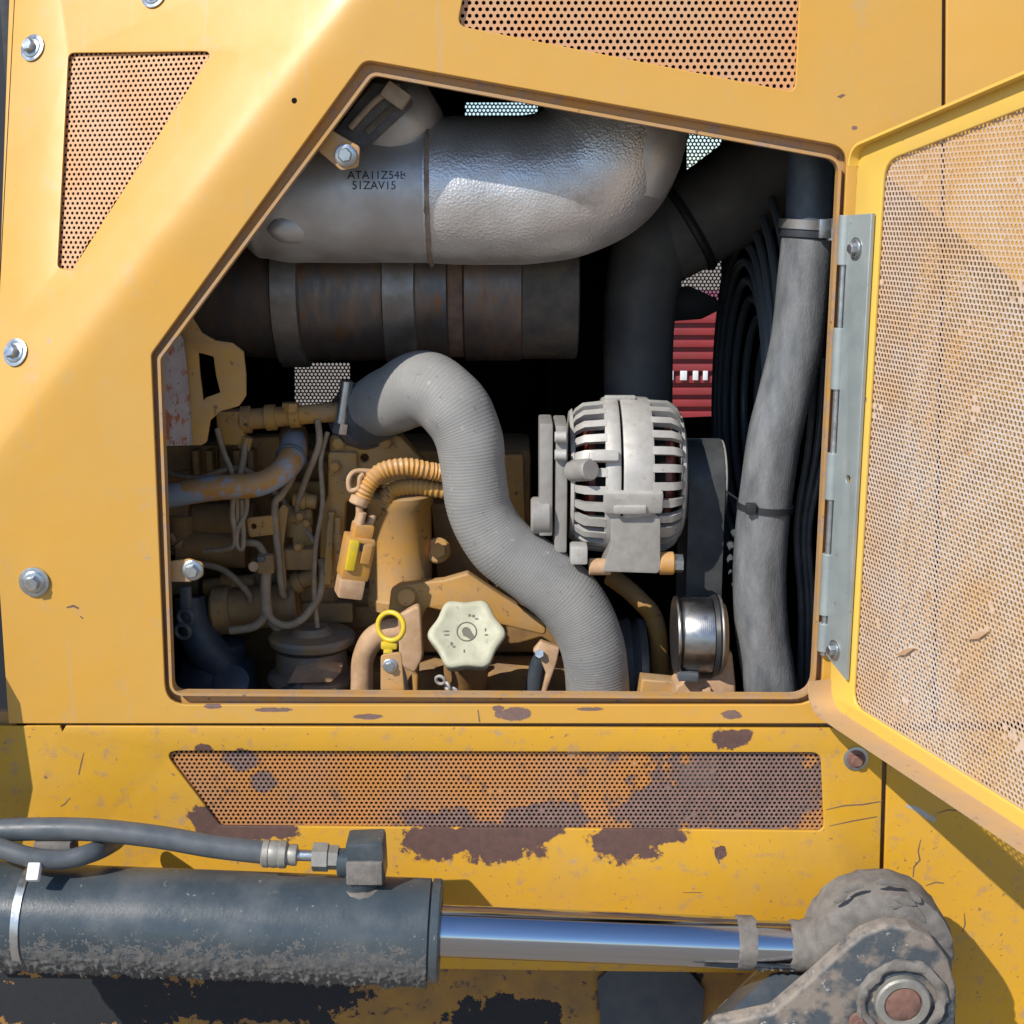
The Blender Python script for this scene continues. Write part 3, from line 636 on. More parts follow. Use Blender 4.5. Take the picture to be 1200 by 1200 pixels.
part('pin_collar', MB().lathe(pc + Vector((0, .004, 0)), (0, -1, 0), [(0, .031), (.012, .031), (.0145, .029), (.0145, .0215), (.009, .0205)], 48), M['fit'], lb)
part('pin', lumpy(MB().lathe(pc, (0, -1, 0), [(0, .0215), (.007, .0212), (.0095, .019), (.0105, .011), (.0105, 0)], 40), .0008, 200), M['rust'], lb)
part('mud_ridge', lumpy(MB().torus(pc + Vector((0, -.002, 0)), (0, 1, 0), .045, .006, 60, 10), .003, 90), M['cake'], lb)
bolt(P(1006, 1196, YH - .068), (0, -1, 0), .011, M['rust'], lb, washer=False)

# ------------------------------------------------------------------ exhaust and aftertreatment
ex = thing('exhaust_pipe', 'large embossed silver exhaust elbow under a heat shield at the top of the hatch', 'exhaust pipe', P(560, 225, .19))
YE = .185
part('elbow_shell', tubepx([(500, 224, YE, 83), (540, 224, YE, 85), (580, 224, YE, 85), (620, 223, YE, 85), (665, 214, YE + .003, 86), (702, 190, YE + .008, 88), (722, 145, YE + .015, 86), (730, 90, YE + .02, 84), (732, 30, YE + .02, 84)], 64, sub=10), M['exh'], ex, ang=60)
part('inlet_shell', tubepx([(262, 238, YE, 20), (272, 236, YE, 50), (300, 232, YE, 70), (345, 230, YE, 77), (430, 227, YE, 80), (505, 226, YE, 81)], 64, sub=8), M['exh2'], ex, ang=60)
part('weld_seam', lumpy(MB().torus(P(505, 225, YE), (1, 0, 0), S(505, 225, YE) * 83, .0030, 96, 8), .0012, 160), M['seam'], ex)
part('flange_crease', MB().prism([P(415, 190, YE - .075), P(505, 187, YE - .075), P(505, 193, YE - .079), P(415, 196, YE - .079)], (0, .02, 0), .0015), M['exh2'], ex)
part('pressed_rib', MB().lathe(P(345, 268, YE - .063), (.35, -.8, -.3), [(0, .034), (.004, .032), (.009, .022), (.012, .008), (.0125, 0)], 28, mod=lambda a, t: 1 - .45 * abs(math.cos(a))), M['exh2'], ex)
part('upper_dome', MB().lathe(P(462, 160, YE + .0), (.1, -.75, .65), [(0, .062), (.03, .060), (.062, .045), (.078, .02), (.080, 0)], 40), M['exh2'], ex)
tb = tubepx([(738, 225, YE - .02, 40), (748, 180, YE - .02, 52), (752, 140, YE - .01, 55), (752, 70, YE, 55)], 40)
part('outlet_sleeve', tb, M['exh2'], ex)
def text(s, size, M4, depth=.0006):
    cu = bpy.data.curves.new('t', 'FONT'); cu.body = s; cu.size = size; cu.extrude = depth; cu.align_x = 'CENTER'
    ob = bpy.data.objects.new('t', cu); COL.objects.link(ob)
    dg = bpy.context.evaluated_depsgraph_get(); me = bpy.data.meshes.new_from_object(ob.evaluated_get(dg), depsgraph=dg)
    bpy.data.objects.remove(ob); bpy.data.curves.remove(cu); me.materials.clear(); me.transform(M4); return me
def wrap_text(s, size, px, py, cpy, ydep, rad, depth=.0008):
    """lettering standing proud on a horizontal cylinder"""
    c = P(px, cpy, ydep); q = P(px, py, ydep - rad * .8)
    me = text(s, size, Matrix.Identity(4), depth)
    sa = max(-1, min(1, (q.z - c.z) / rad)); a0 = math.asin(sa)
    for v in me.vertices:
        a = a0 + v.co.y / rad; r = rad + v.co.z
        v.co = Vector((q.x + v.co.x, c.y - r * math.cos(a), c.z + r * math.sin(a)))
    return me
rI = S(430, 227, YE) * 80
part('stamped_code', wrap_text('ATA11Z54B', .0135, 443, 210, 227, YE, rI), M['black'], ex)
part('stamped_code', wrap_text('51ZAV15', .0135, 440, 222, 227, YE, rI), M['black'], ex)

mu = thing('muffler', 'dark heat tinted muffler canister with band clamps below the exhaust elbow', 'muffler', P(450, 335, .34))
YM = .34
def mprof(segs): return segs
def hx(x0, x1, r0, r1, m, nm, par, n=56):
    a = P(x0, 338, YM); b = P(x1, 338, YM); s0 = S((x0 + x1) / 2, 338, YM)
    return part(nm, MB().lathe(a, (1, 0, 0), [(0, s0 * r0 * .97), (.002, s0 * r0), ((b - a).length - .002, s0 * r1), ((b - a).length, s0 * r1 * .97)], n), m, par)
hx(200, 332, 74, 82, M['muf'], 'inlet_cone', mu); hx(330, 362, 92, 92, M['steel'], 'band_clamp', mu)
hx(360, 456, 84, 84, M['muf'], 'canister', mu); hx(454, 492, 88, 88, M['steel'], 'band_clamp', mu)
hx(490, 528, 84, 84, M['muf'], 'canister', mu); hx(526, 546, 80, 80, M['rustseam'], 'joint_ring', mu)
hx(545, 612, 84, 84, M['muf'], 'canister', mu); hx(610, 676, 82, 82, M['latch'], 'end_section', mu)
rb = thing('rubber_latch', 'dark grimy rubber latch strap with a long slot under the upper left hatch corner', 'latch', P(440, 130, .06))
part('strap', plpx(rnd([(388, 158), (438, 96), (476, 104), (484, 122), (420, 182), (400, 172)], 5), [rnd([(426, 152), (458, 122), (463, 128), (432, 158)], 2)], .05, .012), M['latch'], rb)
part('rib', tubepx([(410, 150, .046, 4), (440, 118, .046, 4), (468, 100, .046, 4)], 10), M['wire'], rb)
part('catch', MB().box(P(464, 112, .045), (.03, .02, .02), Matrix.Rotation(R(35), 3, 'Y'), .003), M['wire'], rb)

# ------------------------------------------------------------------ big black elbow hose and fan
ih = thing('intake_hose', 'fat black rubber intake elbow coming down behind the exhaust outlet', 'hose', P(760, 300, .5))
YI = .46
part('upper_hose', tubepx([(1010, 120, YI, 56), (940, 175, YI, 58), (880, 216, YI, 58), (830, 250, YI, 56), (775, 283, YI, 52)], 40), M['rubber'], ih)
part('lower_hose', tubepx([(790, 262, YI, 46), (765, 290, YI - .01, 48), (752, 340, YI - .01, 43), (748, 400, YI - .01, 41), (748, 470, YI - .01, 40), (748, 560, YI - .01, 40)], 40), M['rubber'], ih)
part('cuff_ring', MB().torus(P(806, 265, YI), P(880, 216, YI) - P(775, 283, YI), S(800, 265, YI) * 54, .007, 40, 8), M['black'], ih)
fg = thing('fan_guard', 'dark ring wire fan guard in front of the radiator at the right', 'fan guard', P(900, 460, .45))
for k in range(9):
    r = .10 + k * .027; c = P(905, 470, .50) + Vector((-.05 + (k - 5) ** 2 * .0018, 0, 0))
    part('ring', MB().torus(c, (1, 0, 0), r, .0062, 64, 8), M['guard'], fg)
fan = thing('cooling_fan', 'black plastic cooling fan behind the wire guard', 'fan', P(930, 470, .50))
fc = P(905, 470, .50) + Vector((.06, 0, 0))
part('hub', MB().lathe(fc - Vector((.03, 0, 0)), (1, 0, 0), [(0, .05), (.006, .07), (.06, .07)], 32), M['black'], fan)
for k in range(7):
    a = 2 * math.pi * k / 7; d = Vector((0, math.cos(a), math.sin(a))); e = Vector((0, -math.sin(a), math.cos(a)))
    part('blade', MB().prism([fc + d * .06 - e * .03 + Vector((-.02, 0, 0)), fc + d * .06 + e * .03 + Vector((.02, 0, 0)), fc + d * .30 + e * .055 + Vector((.025, 0, 0)), fc + d * .30 - e * .055 + Vector((-.025, 0, 0))], (.005, 0, 0), .001), M['black'], fan)
cv = thing('heat_shield_flap', 'black rounded rubber flap hanging between the intake hose and the fan', 'flap', P(815, 355, .6))
part('flap', plpx(rnd([(770, 345), (808, 335), (840, 350), (846, 362), (822, 374), (770, 378)], 8), [], .62, .02), M['black'], cv)
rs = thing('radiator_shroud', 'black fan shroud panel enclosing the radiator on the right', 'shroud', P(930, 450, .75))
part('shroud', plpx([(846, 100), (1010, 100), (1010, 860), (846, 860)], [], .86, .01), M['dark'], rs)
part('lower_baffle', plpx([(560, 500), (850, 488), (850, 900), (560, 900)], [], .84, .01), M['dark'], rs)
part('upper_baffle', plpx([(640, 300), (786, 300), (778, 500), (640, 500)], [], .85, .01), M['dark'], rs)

# ------------------------------------------------------------------ radiator hose on the right
rh = thing('radiator_hose', 'long scuffed grey black radiator hose hanging down beside the hinge strip', 'hose', P(910, 500, .1))
YR = .095
part('hose', tubepx([(948, 270, YR, 31), (942, 330, YR, 31), (934, 400, YR, 31), (920, 460, YR, 31), (908, 510, YR, 31.5), (899, 570, YR, 31), (893, 620, YR, 31), (890, 680, YR, 31), (893, 740, YR, 31), (902, 800, YR, 31), (912, 870, YR, 31)], 36, sub=10), M['hose_rad'], rh)
part('metal_stub', tubepx([(958, 90, YR + .01, 29), (953, 180, YR + .01, 29), (948, 280, YR, 28)], 32), M['navy'], rh)
part('sleeve_end', MB().lathe(P(949, 262, YR), P(942, 330, YR) - P(949, 262, YR), [(0, S(948, 270, YR) * 33), (.004, S(948, 270, YR) * 34), (.016, S(948, 270, YR) * 34), (.018, S(948, 270, YR) * 31)], 36), M['cabdark'], rh)
cl = part('hose_clamp', MB().lathe(P(949, 258, YR), P(942, 330, YR) - P(949, 262, YR), [(0, S(948, 270, YR) * 34), (0, S(948, 270, YR) * 35.5), (.011, S(948, 270, YR) * 35.5), (.011, S(948, 270, YR) * 34)], 36), M['steel'], rh)
part('clamp_screw', MB().cyl(P(975, 256, YR - .03), P(975, 282, YR - .03), .007, 14).box(P(966, 268, YR - .032), (.014, .012, .022)), M['zinc'], cl)
part('zip_tie', MB().lathe(P(897, 590, YR), P(893, 630, YR) - P(897, 590, YR), [(0, S(900, 590, YR) * 31), (0, S(900, 590, YR) * 33), (.008, S(900, 590, YR) * 33), (.008, S(900, 590, YR) * 31)], 36).box(P(880, 596, YR - .032), (.012, .008, .014)), M['black'], rh)
part('cable_tie', tubepx([(850, 575, .2, 1.2), (866, 586, .12, 1.2), (876, 594, .07, 1.2)], 6), M['black'], rh)
for i, (x0, x1) in enumerate(((948, 936), (958, 944), (968, 950))):
    w = thing('black_cable', ['thin black cable right of the radiator hose, nearest to it', 'thin black cable right of the radiator hose, middle one', 'thin black cable beside the hinge strip, rightmost of three'][i], 'cable', P(x0, 560, .13), 'cables beside the radiator hose')
    part('cable', tubepx([(x0 + 8, 420, .15, 4), (x0, 520, .14, 4), (x1 - 2, 620, .14, 4), (x1 + 3, 720, .14, 4), (x1, 860, .14, 4)], 10), M['hyd'], w)

# ------------------------------------------------------------------ grey charge hose
def ribbed(pts, pitch, amp, n=56):
    C3 = [P(a, b, y) for a, b, y, r in pts]; RR = [S(a, b, y) * r for a, b, y, r in pts]; Q = []
    for i in range(len(C3) - 1):
        p0 = C3[max(i - 1, 0)]; p1 = C3[i]; p2 = C3[i + 1]; p3 = C3[min(i + 2, len(C3) - 1)]
        for k in range(200):
            t = k / 200; tt = t * t * (3 - 2 * t)
            Q.append((0.5 * ((2 * p1) + (p2 - p0) * t + (2 * p0 - 5 * p1 + 4 * p2 - p3) * t * t + (3 * p1 - p0 - 3 * p2 + p3) * t ** 3), RR[i] * (1 - tt) + RR[i + 1] * tt))
    out = [Q[0]]; acc = 0
    for i in range(1, len(Q)):
        acc += (Q[i][0] - Q[i - 1][0]).length
        if acc >= pitch / 4: out.append(Q[i]); acc = 0
    return MB().tube([q for q, r in out], [r - amp * (.5 - .5 * math.cos(math.pi * i / 2)) + noise.noise(q * 40) * .0006 for i, (q, r) in enumerate(out)], n, True, 1)
ch = thing('charge_hose', 'thick light grey S shaped braided hose across the middle of the engine', 'hose', P(705, 840, .16))
part('hose', ribbed([(438, 478, .235, 36), (462, 468, .205, 40), (497, 455, .178, 44), (530, 476, .160, 42), (549, 512, .152, 40), (555, 555, .150, 38), (563, 600, .150, 38), (588, 640, .150, 39), (630, 672, .150, 40), (668, 705, .150, 40), (692, 750, .150, 38), (700, 800, .155, 37), (702, 880, .16, 37)], .0034, .00034), M['hose_grey'], ch, ang=80)
part('end_cuff', tubepx([(418, 492, .275, 37), (428, 486, .255, 38), (446, 478, .228, 37)], 40), M['hyd'], ch)
rb_ = []
HPTS = [P(*q) for q in [(549, 512, .152), (555, 555, .150), (560, 590, .150)]]
clm = part('hose_clamp', MB().lathe(P(424, 489, .262), P(446, 478, .228) - P(424, 489, .262), [(0, .044), (0, .0455), (.013, .0455), (.013, .044)], 40), M['steel'], ch)
part('clamp_bolt', MB().cyl(P(407, 446, .215), P(399, 498, .215), .0085, 14).cyl(P(400, 496, .215), P(398, 508, .214), .0105, 6), M['zinc'], clm)
# ------------------------------------------------------------------ alternator
YA = .215; AX0 = P(668, 556, YA); sA = S(730, 556, YA); rA = sA * 92
al = thing('alternator', 'silver cast alternator with slotted ends and red windings inside', 'alternator', P(735, 660, YA))
def X(px): return P(px, 556, YA)
AC = X(733)
def ap(x, a, r): return Vector((x, AC.y - r * math.cos(a), AC.z + r * math.sin(a)))       # a = 0 faces the front, +90 up
xl, xr = X(667).x, X(798).x
part('windings', MB().lathe((xl + .012, AC.y, AC.z), (1, 0, 0), [(0, rA * .5), (.01, rA * .80), (xr - xl - .034, rA * .80), (xr - xl - .024, rA * .5)], 40), M['copper'], al)
part('core', MB().lathe((xl + .03, AC.y, AC.z), (1, 0, 0), [(0, rA * .84), (.06, rA * .86), (xr - xl - .06, rA * .84)], 40), M['dark'], al)
x1, x2, x3, x4 = X(704).x, X(721).x, X(724).x, X(758).x
def band(x0, x1_, r0, r1_, nm, m=M['alu']):
    L = x1_ - x0
    return part(nm, MB().lathe((x0, AC.y, AC.z), (1, 0, 0), [(0, r0 * .86), (0, r0 * .985), (.003, r0), (L - .003, r1_), (L, r1_ * .985), (L, r1_ * .86)], 72), m, al)
band(x1, x2, rA * .985, rA, 'front_band'); band(x3, x4, rA, rA * .985, 'rear_band')
def rib(nm, a, prof, w):
    """curved bar following (x, r) profile at angle a"""
    mb = MB(); v = []; f = []
    for (x, r) in prof:
        for (da, dr) in ((-1, 0), (1, 0), (.7, -.010), (-.7, -.010)):
            v.append(ap(x, a + da * w / 2 / rA, r + dr))
    n = len(prof)
    for i in range(n - 1):
        for k in range(4): f.append((i * 4 + k, i * 4 + (k + 1) % 4, (i + 1) * 4 + (k + 1) % 4, (i + 1) * 4 + k))
    f += [(0, 1, 2, 3), tuple((n - 1) * 4 + k for k in range(4))]
    return part(nm, mb.add(v, f), M['alu'], al, ang=50)
pl_ = [(xl, rA * .60), (xl + .001, rA * .78), (xl + .006, rA * .88), (xl + .016, rA * .955), (x1 + .002, rA * .985)]
pr_ = [(x4 - .002, rA * .985), (xr - .022, rA * .97), (xr - .010, rA * .90), (xr - .004, rA * .78), (xr - .001, rA * .5)]
for k in range(13):
    a = R(-78 + k * 12.9)
    rib('vent_rib', a, pl_, .0112 if k % 4 else .013)
    rib('vent_rib', a + R(3), pr_, .0108 if k != 3 else .02)
part('left_rim', MB().lathe((xl - .001, AC.y, AC.z), (1, 0, 0), [(0, rA * .55), (0, rA * .80), (.004, rA * .84), (.006, rA * .80), (.006, rA * .55)], 60), M['alu'], al)
part('right_rim', MB().lathe((xr - .007, AC.y, AC.z), (1, 0, 0), [(0, rA * .3), (0, rA * .80), (.004, rA * .79), (.007, rA * .72), (.007, rA * .3)], 60), M['alu'], al)
part('inner_end_plate', MB().lathe((xl + .006, AC.y, AC.z), (1, 0, 0), [(0, .02), (0, rA * .7), (.003, rA * .7), (.003, .02)], 48), M['dark'], al)
# bosses along the seam
for (px, py, w, h, d) in ((708, 536, 36, 13, .012), (738, 594, 40, 10, .012), (733, 478, 40, 5, .006)):
    zz = P(px, py, AC.y - rA * .95).z; a = math.asin(max(-1, min(1, (zz - AC.z) / rA)))
    part('boss', MB().box(ap(P(px, py, YA - rA).x, a, rA + d * .2), (w / 1000 * 1.03, d * 1.2, h / 1000 * 1.1), Matrix.Rotation(-a, 3, 'X'), .003), M['alu'], al)
part('terminal_stud', MB().cyl(ap(P(672, 532, YA - rA).x, R(14), rA * .80), ap(P(692, 540, YA - rA).x, R(14), rA * 1.10), .014, 20), M['alu_d'], al)
pb_ = [(716, 606), (766, 600), (774, 608), (774, 668), (770, 672), (706, 670), (716, 640)]
part('mounting_foot', plpx(rnd(pb_, 3), [], YA - rA * .93, .05), M['alu_d'], al)
part('foot_cap', MB().box(P(742, 588, YA - rA * .99), (.075, .012, .03), Matrix.Rotation(R(15), 3, 'X'), .005), M['alu'], al)
part('front_foot', MB().box(P(678, 648, YA - rA * .8), (.022, .03, .024), None, .003), M['alu'], al)
part('foot_bolt', MB().cyl(P(690, 664, YA - rA * .8), P(716, 664, YA - rA * .8), .011, 14), M['tan'], al)
part('foot_bolt', MB().cyl(P(772, 660, YA - rA * .8), P(790, 660, YA - rA * .8), .015, 16), M['plug'], al)
part('foot_bolt', MB().cyl(P(788, 660, YA - rA * .8), P(800, 660, YA - rA * .8), .012, 6), M['zinc'], al)
# regulator plates at the left end
part('rear_plate', MB().box(P(656, 566, YA - .035), (.016, .09, .165), None, .003), M['alu_d'], al)
part('rear_plate', MB().box(P(639, 556, YA - .045), (.017, .08, .145), None, .003), M['alu_d'], al)
part('rear_boss', MB().cyl(P(622, 604, YA - .07), P(646, 604, YA - .07), .024, 24), M['alu_d'], al)
for py in (512, 533):
    part('plate_screw', MB().cyl(P(650, py, YA - .085), P(664, py, YA - .085), .007, 10), M['alu'], al)
part('shaft_pulley', MB().lathe(P(802, 562, YA + .035), (1, 0, 0), [(0, .02), (0, .050), (.004, .054), (.05, .054), (.052, .05), (.052, .02)], 48), M['alu_d'], al)

# ------------------------------------------------------------------ drive belt and idler
db = thing('drive_belt', 'black ribbed drive belt running down from the alternator pulley', 'belt', P(826, 700, .19))
bx0, bx1 = P(806, 600, .2).x, P(848, 600, .2).x; rp = .056; cz = P(826, 562, YA + .035).z; cy = YA + .035
path = []
for k in range(13): a = R(180 - 15 * k); path.append((cy + rp * math.cos(a) * 1, cz + rp * math.sin(a)))
path = [(cy - rp, cz - .55)] + [(cy - rp, cz - .25)] + path + [(cy + rp, cz - .55)]
v = []; f = []
for (y, z) in path:
    for (x, d) in ((bx0, 0), (bx1, 0), (bx1, .005), (bx0, .005)):
        yy, zz = y, z
        if d:
            dv = Vector((y - cy, (z - cz) if z > cz else 0)).normalized(); yy, zz = y - dv.x * d, z - dv.y * d
        v.append(Vector((x, yy, zz)))
n = len(path)
for i in range(n - 1):
    for k in range(4): f.append((i * 4 + k, i * 4 + (k + 1) % 4, (i + 1) * 4 + (k + 1) % 4, (i + 1) * 4 + k))
part('belt', MB().add(v, f), M['belt'], db)
ip = thing('idler_pulley', 'shiny chromed idler pulley pressing the belt near the bottom right of the hatch', 'pulley', P(818, 742, .10))
ic = P(790, 744, .105); ri = S(818, 744, .105) * 46
part('roller', MB().lathe(ic, (1, 0, 0), [(.004, ri * .3), (.004, ri * .86), (.008, ri * .93), (.010, ri * .93), (.012, ri * .96), (.046, ri * .96), (.047, ri * .3)], 64), M['idler'], ip)
part('flange', MB().lathe(ic, (1, 0, 0), [(0, ri * .4), (0, ri * .98), (.002, ri * 1.0), (.004, ri * .98), (.004, ri * .4)], 64), M['idler'], ip)
part('flange', MB().lathe(ic + Vector((.047, 0, 0)), (1, 0, 0), [(0, ri * .4), (0, ri * 1.0), (.005, ri * 1.04), (.009, ri * 1.0), (.009, ri * .4)], 64), M['black'], ip)
part('seal_ring', MB().torus(ic + Vector((.0565, 0, 0)), (1, 0, 0), ri * .98, .0022, 60, 8), M['steel'], ip)
part('end_cap', MB().lathe(ic + Vector((.056, 0, 0)), (1, 0, 0), [(0, ri * .9), (.008, ri * .8), (.010, 0)], 40), M['eng_dark'], ip)
part('grease_lump', lumpy(MB().box(P(806, 792, .075), (.025, .014, .012), None, .003), .003, 120), M['hyd'], ip)
mt = thing('engine_mount', 'sunlit tan engine mount casting at the bottom right corner of the hatch', 'mount', P(830, 830, .10))
part('casting', plpx(rnd([(786, 850), (792, 806), (806, 795), (836, 796), (842, 776), (858, 760), (862, 800), (864, 850)], 6), [], .090, .05, bev=.004), M['tan'], mt)
part('rib', MB().prism([P(826, 850, .088), P(822, 806, .088), P(832, 804, .088), P(838, 850, .088)], (0, -.008, 0), .002), M['tan'], mt)
part('foot', plpx([(744, 850), (752, 796), (792, 800), (790, 850)], [], .12, .03, bev=.003), M['eng'], mt)
cp = thing('crank_pulley', 'dark crank pulley edge curving behind the grey hose at the bottom', 'pulley', P(745, 800, .24))
part('rim', MB().lathe(P(726, 800, .27), (1, 0, 0), [(0, .03), (0, .088), (.012, .092), (.016, .084), (.024, .092), (.034, .090), (.034, .03)], 64), M['hyd'], cp)
up = thing('coolant_pipe', 'dim brown steel coolant pipe bending down behind the idler pulley', 'pipe', P(760, 720, .27))
part('pipe', tubepx([(716, 676, .29, 11), (735, 690, .27, 11), (752, 706, .26, 11), (766, 724, .26, 11), (772, 760, .26, 11), (774, 850, .26, 11)], 18), M['eng'], up)

# ------------------------------------------------------------------ engine block and its castings
en = thing('engine', 'dusty yellow diesel engine block with castings, brackets and a filter canister', 'engine', P(450, 900, .4))
part('block', MB().box(P(430, 690, .46), (.50, .16, .46), None, .01), M['eng_dark'], en)
part('side_cover', MB().box(P(300, 600, .37), (.22, .03, .16), None, .01), M['eng_dark'], en)
cx = P(472, 640, .27)
part('canister', MB().lathe(P(470, 712, .275), (0, 0, 1), [(0, .040), (.004, .046), (.018, .047), (.022, .044), (.145, .044), (.150, .047), (.162, .047), (.165, .042)], 48), M['eng'], en)
part('head_flange', plpx(rnd([(386, 512), (400, 505), (436, 500), (470, 512), (500, 545), (500, 572), (386, 566)], 5), [circ(427, 537, 5, 16)], .245, .03, bev=.003), M['eng'], en)
part('upright_plate', plpx(rnd([(384, 530), (418, 530), (420, 575), (405, 590), (398, 690), (374, 690), (376, 600), (384, 580)], 4), [], .235, .03, bev=.003), M['eng'], en)
part('upright_rib', plpx(rnd([(384, 600), (392, 600), (388, 686), (378, 686)], 2), [], .222, .014, bev=.002), M['eng'], en)
part('lower_bracket', plpx(rnd([(455, 718), (458, 692), (468, 686), (520, 680), (548, 672), (590, 700), (640, 730), (640, 745), (500, 712), (492, 730), (490, 812), (484, 812), (478, 724)], 5), [], .20, .02, bev=.003), M['eng'], en)
part('bracket_boss', MB().cyl(P(476, 700, .202), P(476, 700, .188), .0125, 20), M['eng'], en)
part('block_bolt', MB().cyl(P(513, 645, .262), P(513, 645, .245), .011, 6).cyl(P(513, 645, .275), P(513, 645, .262), .018, 20), M['eng'], en)
part('cross_member', MB().box(P(520, 720, .36), (.36, .06, .10), None, .008), M['eng_dark'], en)
part('sump_rail', MB().box(P(600, 800, .30), (.50, .08, .06), None, .008), M['eng_dark'], en)
part('boss_row', MB().cyl(P(226, 610, .31), P(300, 610, .31), .026, 20).cyl(P(200, 604, .31), P(226, 604, .31), .034, 20), M['eng_dark'], en)
part('pump_body', MB().cyl(P(208, 640, .29), P(290, 646, .29), .024, 20).cyl(P(212, 602, .29), P(212, 648, .29), .020, 16), M['eng_dark'], en)
part('pump_flange', MB().box(P(216, 545, .30), (.10, .03, .06), None, .006), M['eng_dark'], en)
for k in range(5): part('fin', MB().box(P(232 + k * 16, 545, .275), (.008, .03, .045), None, .002), M['eng_dark'], en)
part('gear_housing', MB().cyl(P(262, 716, .27), P(350, 706, .27), .030, 28).cyl(P(250, 716, .262), P(272, 714, .262), .034, 28), M['eng_dark'], en)
part('housing_collar', MB().cyl(P(250, 717, .255), P(268, 715, .255), .028, 24), M['eng'], en)
part('starter_body', MB().cyl(P(300, 690, .34), P(400, 690, .34), .045, 32), M['eng_dark'], en)
part('solenoid', MB().cyl(P(330, 605, .27), P(368, 604, .27), .017, 20).cyl(P(345, 628, .27), P(345, 600, .27), .014, 16), M['eng'], en)
part('sensor_block', MB().box(P(350, 653, .25), (.046, .03, .030), None, .004), M['eng_dark'], en)
part('sensor_block', MB().box(P(356, 622, .27), (.028, .03, .045), None, .004), M['eng'], en)
part('small_bracket', plpx(rnd([(288, 607), (320, 604), (326, 612), (326, 626), (292, 630)], 4), [circ(297, 617, 3.4, 14)], .215, .006), M['eng'], en)
part('bracket_strip', plpx(rnd([(320, 605), (332, 590), (338, 596), (332, 640), (336, 690), (328, 694), (322, 640)], 3), [], .225, .006), M['eng_dark'], en)

for (px, py, y, r) in ((397, 519, .243, 7), (452, 517, .243, 7), (488, 553, .243, 7), (393, 546, .233, 6), (386, 676, .233, 6), (410, 560, .233, 5), (250, 590, .352, 8), (300, 660, .352, 8), (340, 560, .352, 8), (215, 566, .352, 7), (560, 690, .375, 9), (540, 610, .375, 9), (585, 560, .375, 9), (350, 640, .233, 5), (360, 612, .252, 5), (352, 604, .25, 5)):
    part('casting_bolt', MB().lathe(P(px, py, y), (0, -1, 0), [(0, S(px, py, y) * r * 1.25), (.002, S(px, py, y) * r * 1.25), (.0022, S(px, py, y) * r), (.008, S(px, py, y) * r), (.009, S(px, py, y) * r * .8), (.009, 0)], 6, ref=(.4, 0, 1)), M['eng'], en)
for (px, py, y, w, h) in ((355, 575, .30, 44, 26), (385, 715, .30, 60, 24), (205, 675, .33, 60, 40), (320, 530, .33, 50, 40), (250, 530, .33, 70, 24), (540, 640, .34, 60, 110), (590, 600, .37, 50, 140), (300, 690, .35, 90, 30), (430, 720, .33, 90, 26)):
    part('cast_pad', MB().box(P(px, py, y), (S(px, py, y) * w, .03, S(px, py, y) * h), Matrix.Rotation(R(random.uniform(-4, 4)), 3, 'Y'), .004), M['eng_dark'] if w > 50 else M['eng'], en)
for (x0, y0, x1, y1, y, r) in ((196, 560, 250, 556, .29, 8), (200, 625, 225, 655, .28, 9), (344, 585, 372, 588, .25, 9), (330, 690, 372, 672, .27, 10), (240, 690, 300, 684, .30, 12), (560, 630, 605, 636, .33, 12), (396, 606, 396, 660, .218, 4)):
    a, b = P(x0, y0, y), P(x1, y1, y); q = S(x0, y0, y) * r; d = (b - a).length
    part('stub_pipe', MB().lathe(a, b - a, [(0, q * .9), (.002, q), (d * .35, q), (d * .36, q * 1.3), (d * .55, q * 1.3), (d * .56, q), (d - .002, q), (d, q * .8)], 18), M['eng'], en)
fr_ = thing('fuel_rail', 'short stepped brass yellow fuel rail running level below the bracket handle', 'fuel rail', P(330, 490, .24))
ra, rbv = P(262, 494, .235), P(402, 482, .235); Lr = (rbv - ra).length
part('rail_tube', MB().lathe(ra, rbv - ra, [(0, .010), (.002, .0155), (.024, .0155), (.025, .0185), (.036, .0185), (.037, .014), (.056, .014), (.057, .0175), (.070, .0175), (.071, .0135), (.088, .0135), (.089, .0165), (.102, .0165), (.103, .013), (Lr - .003, .013), (Lr, .010)], 20), M['eng'], fr_)
part('end_block', MB().box(P(272, 500, .235), (.036, .03, .046), None, .005), M['eng'], fr_)
part('rail_nut', MB().cyl(P(290, 512, .225), P(286, 526, .225), .009, 6), M['eng'], fr_); part('rail_nut', MB().cyl(P(340, 482, .22), P(340, 472, .22), .011, 6), M['eng'], fr_)
fp_ = thing('fuel_pipe', 'thick flaking yellow pipe with grey blue bare patches at the left, curving upward', 'pipe', P(260, 575, .18))
part('pipe', tubepx([(150, 588, .165, 15), (200, 580, .165, 15), (250, 572, .168, 15), (300, 568, .172, 14.5), (326, 556, .18, 14.5), (340, 540, .20, 16), (344, 524, .235, 17), (344, 510, .28, 17)], 28, sub=8), M['pipe'], fp_)
part('pipe_collar', MB().torus(P(341, 536, .205), P(344, 516, .26) - P(330, 553, .185), .0185, .0025, 30, 8), M['hyd'], fp_)
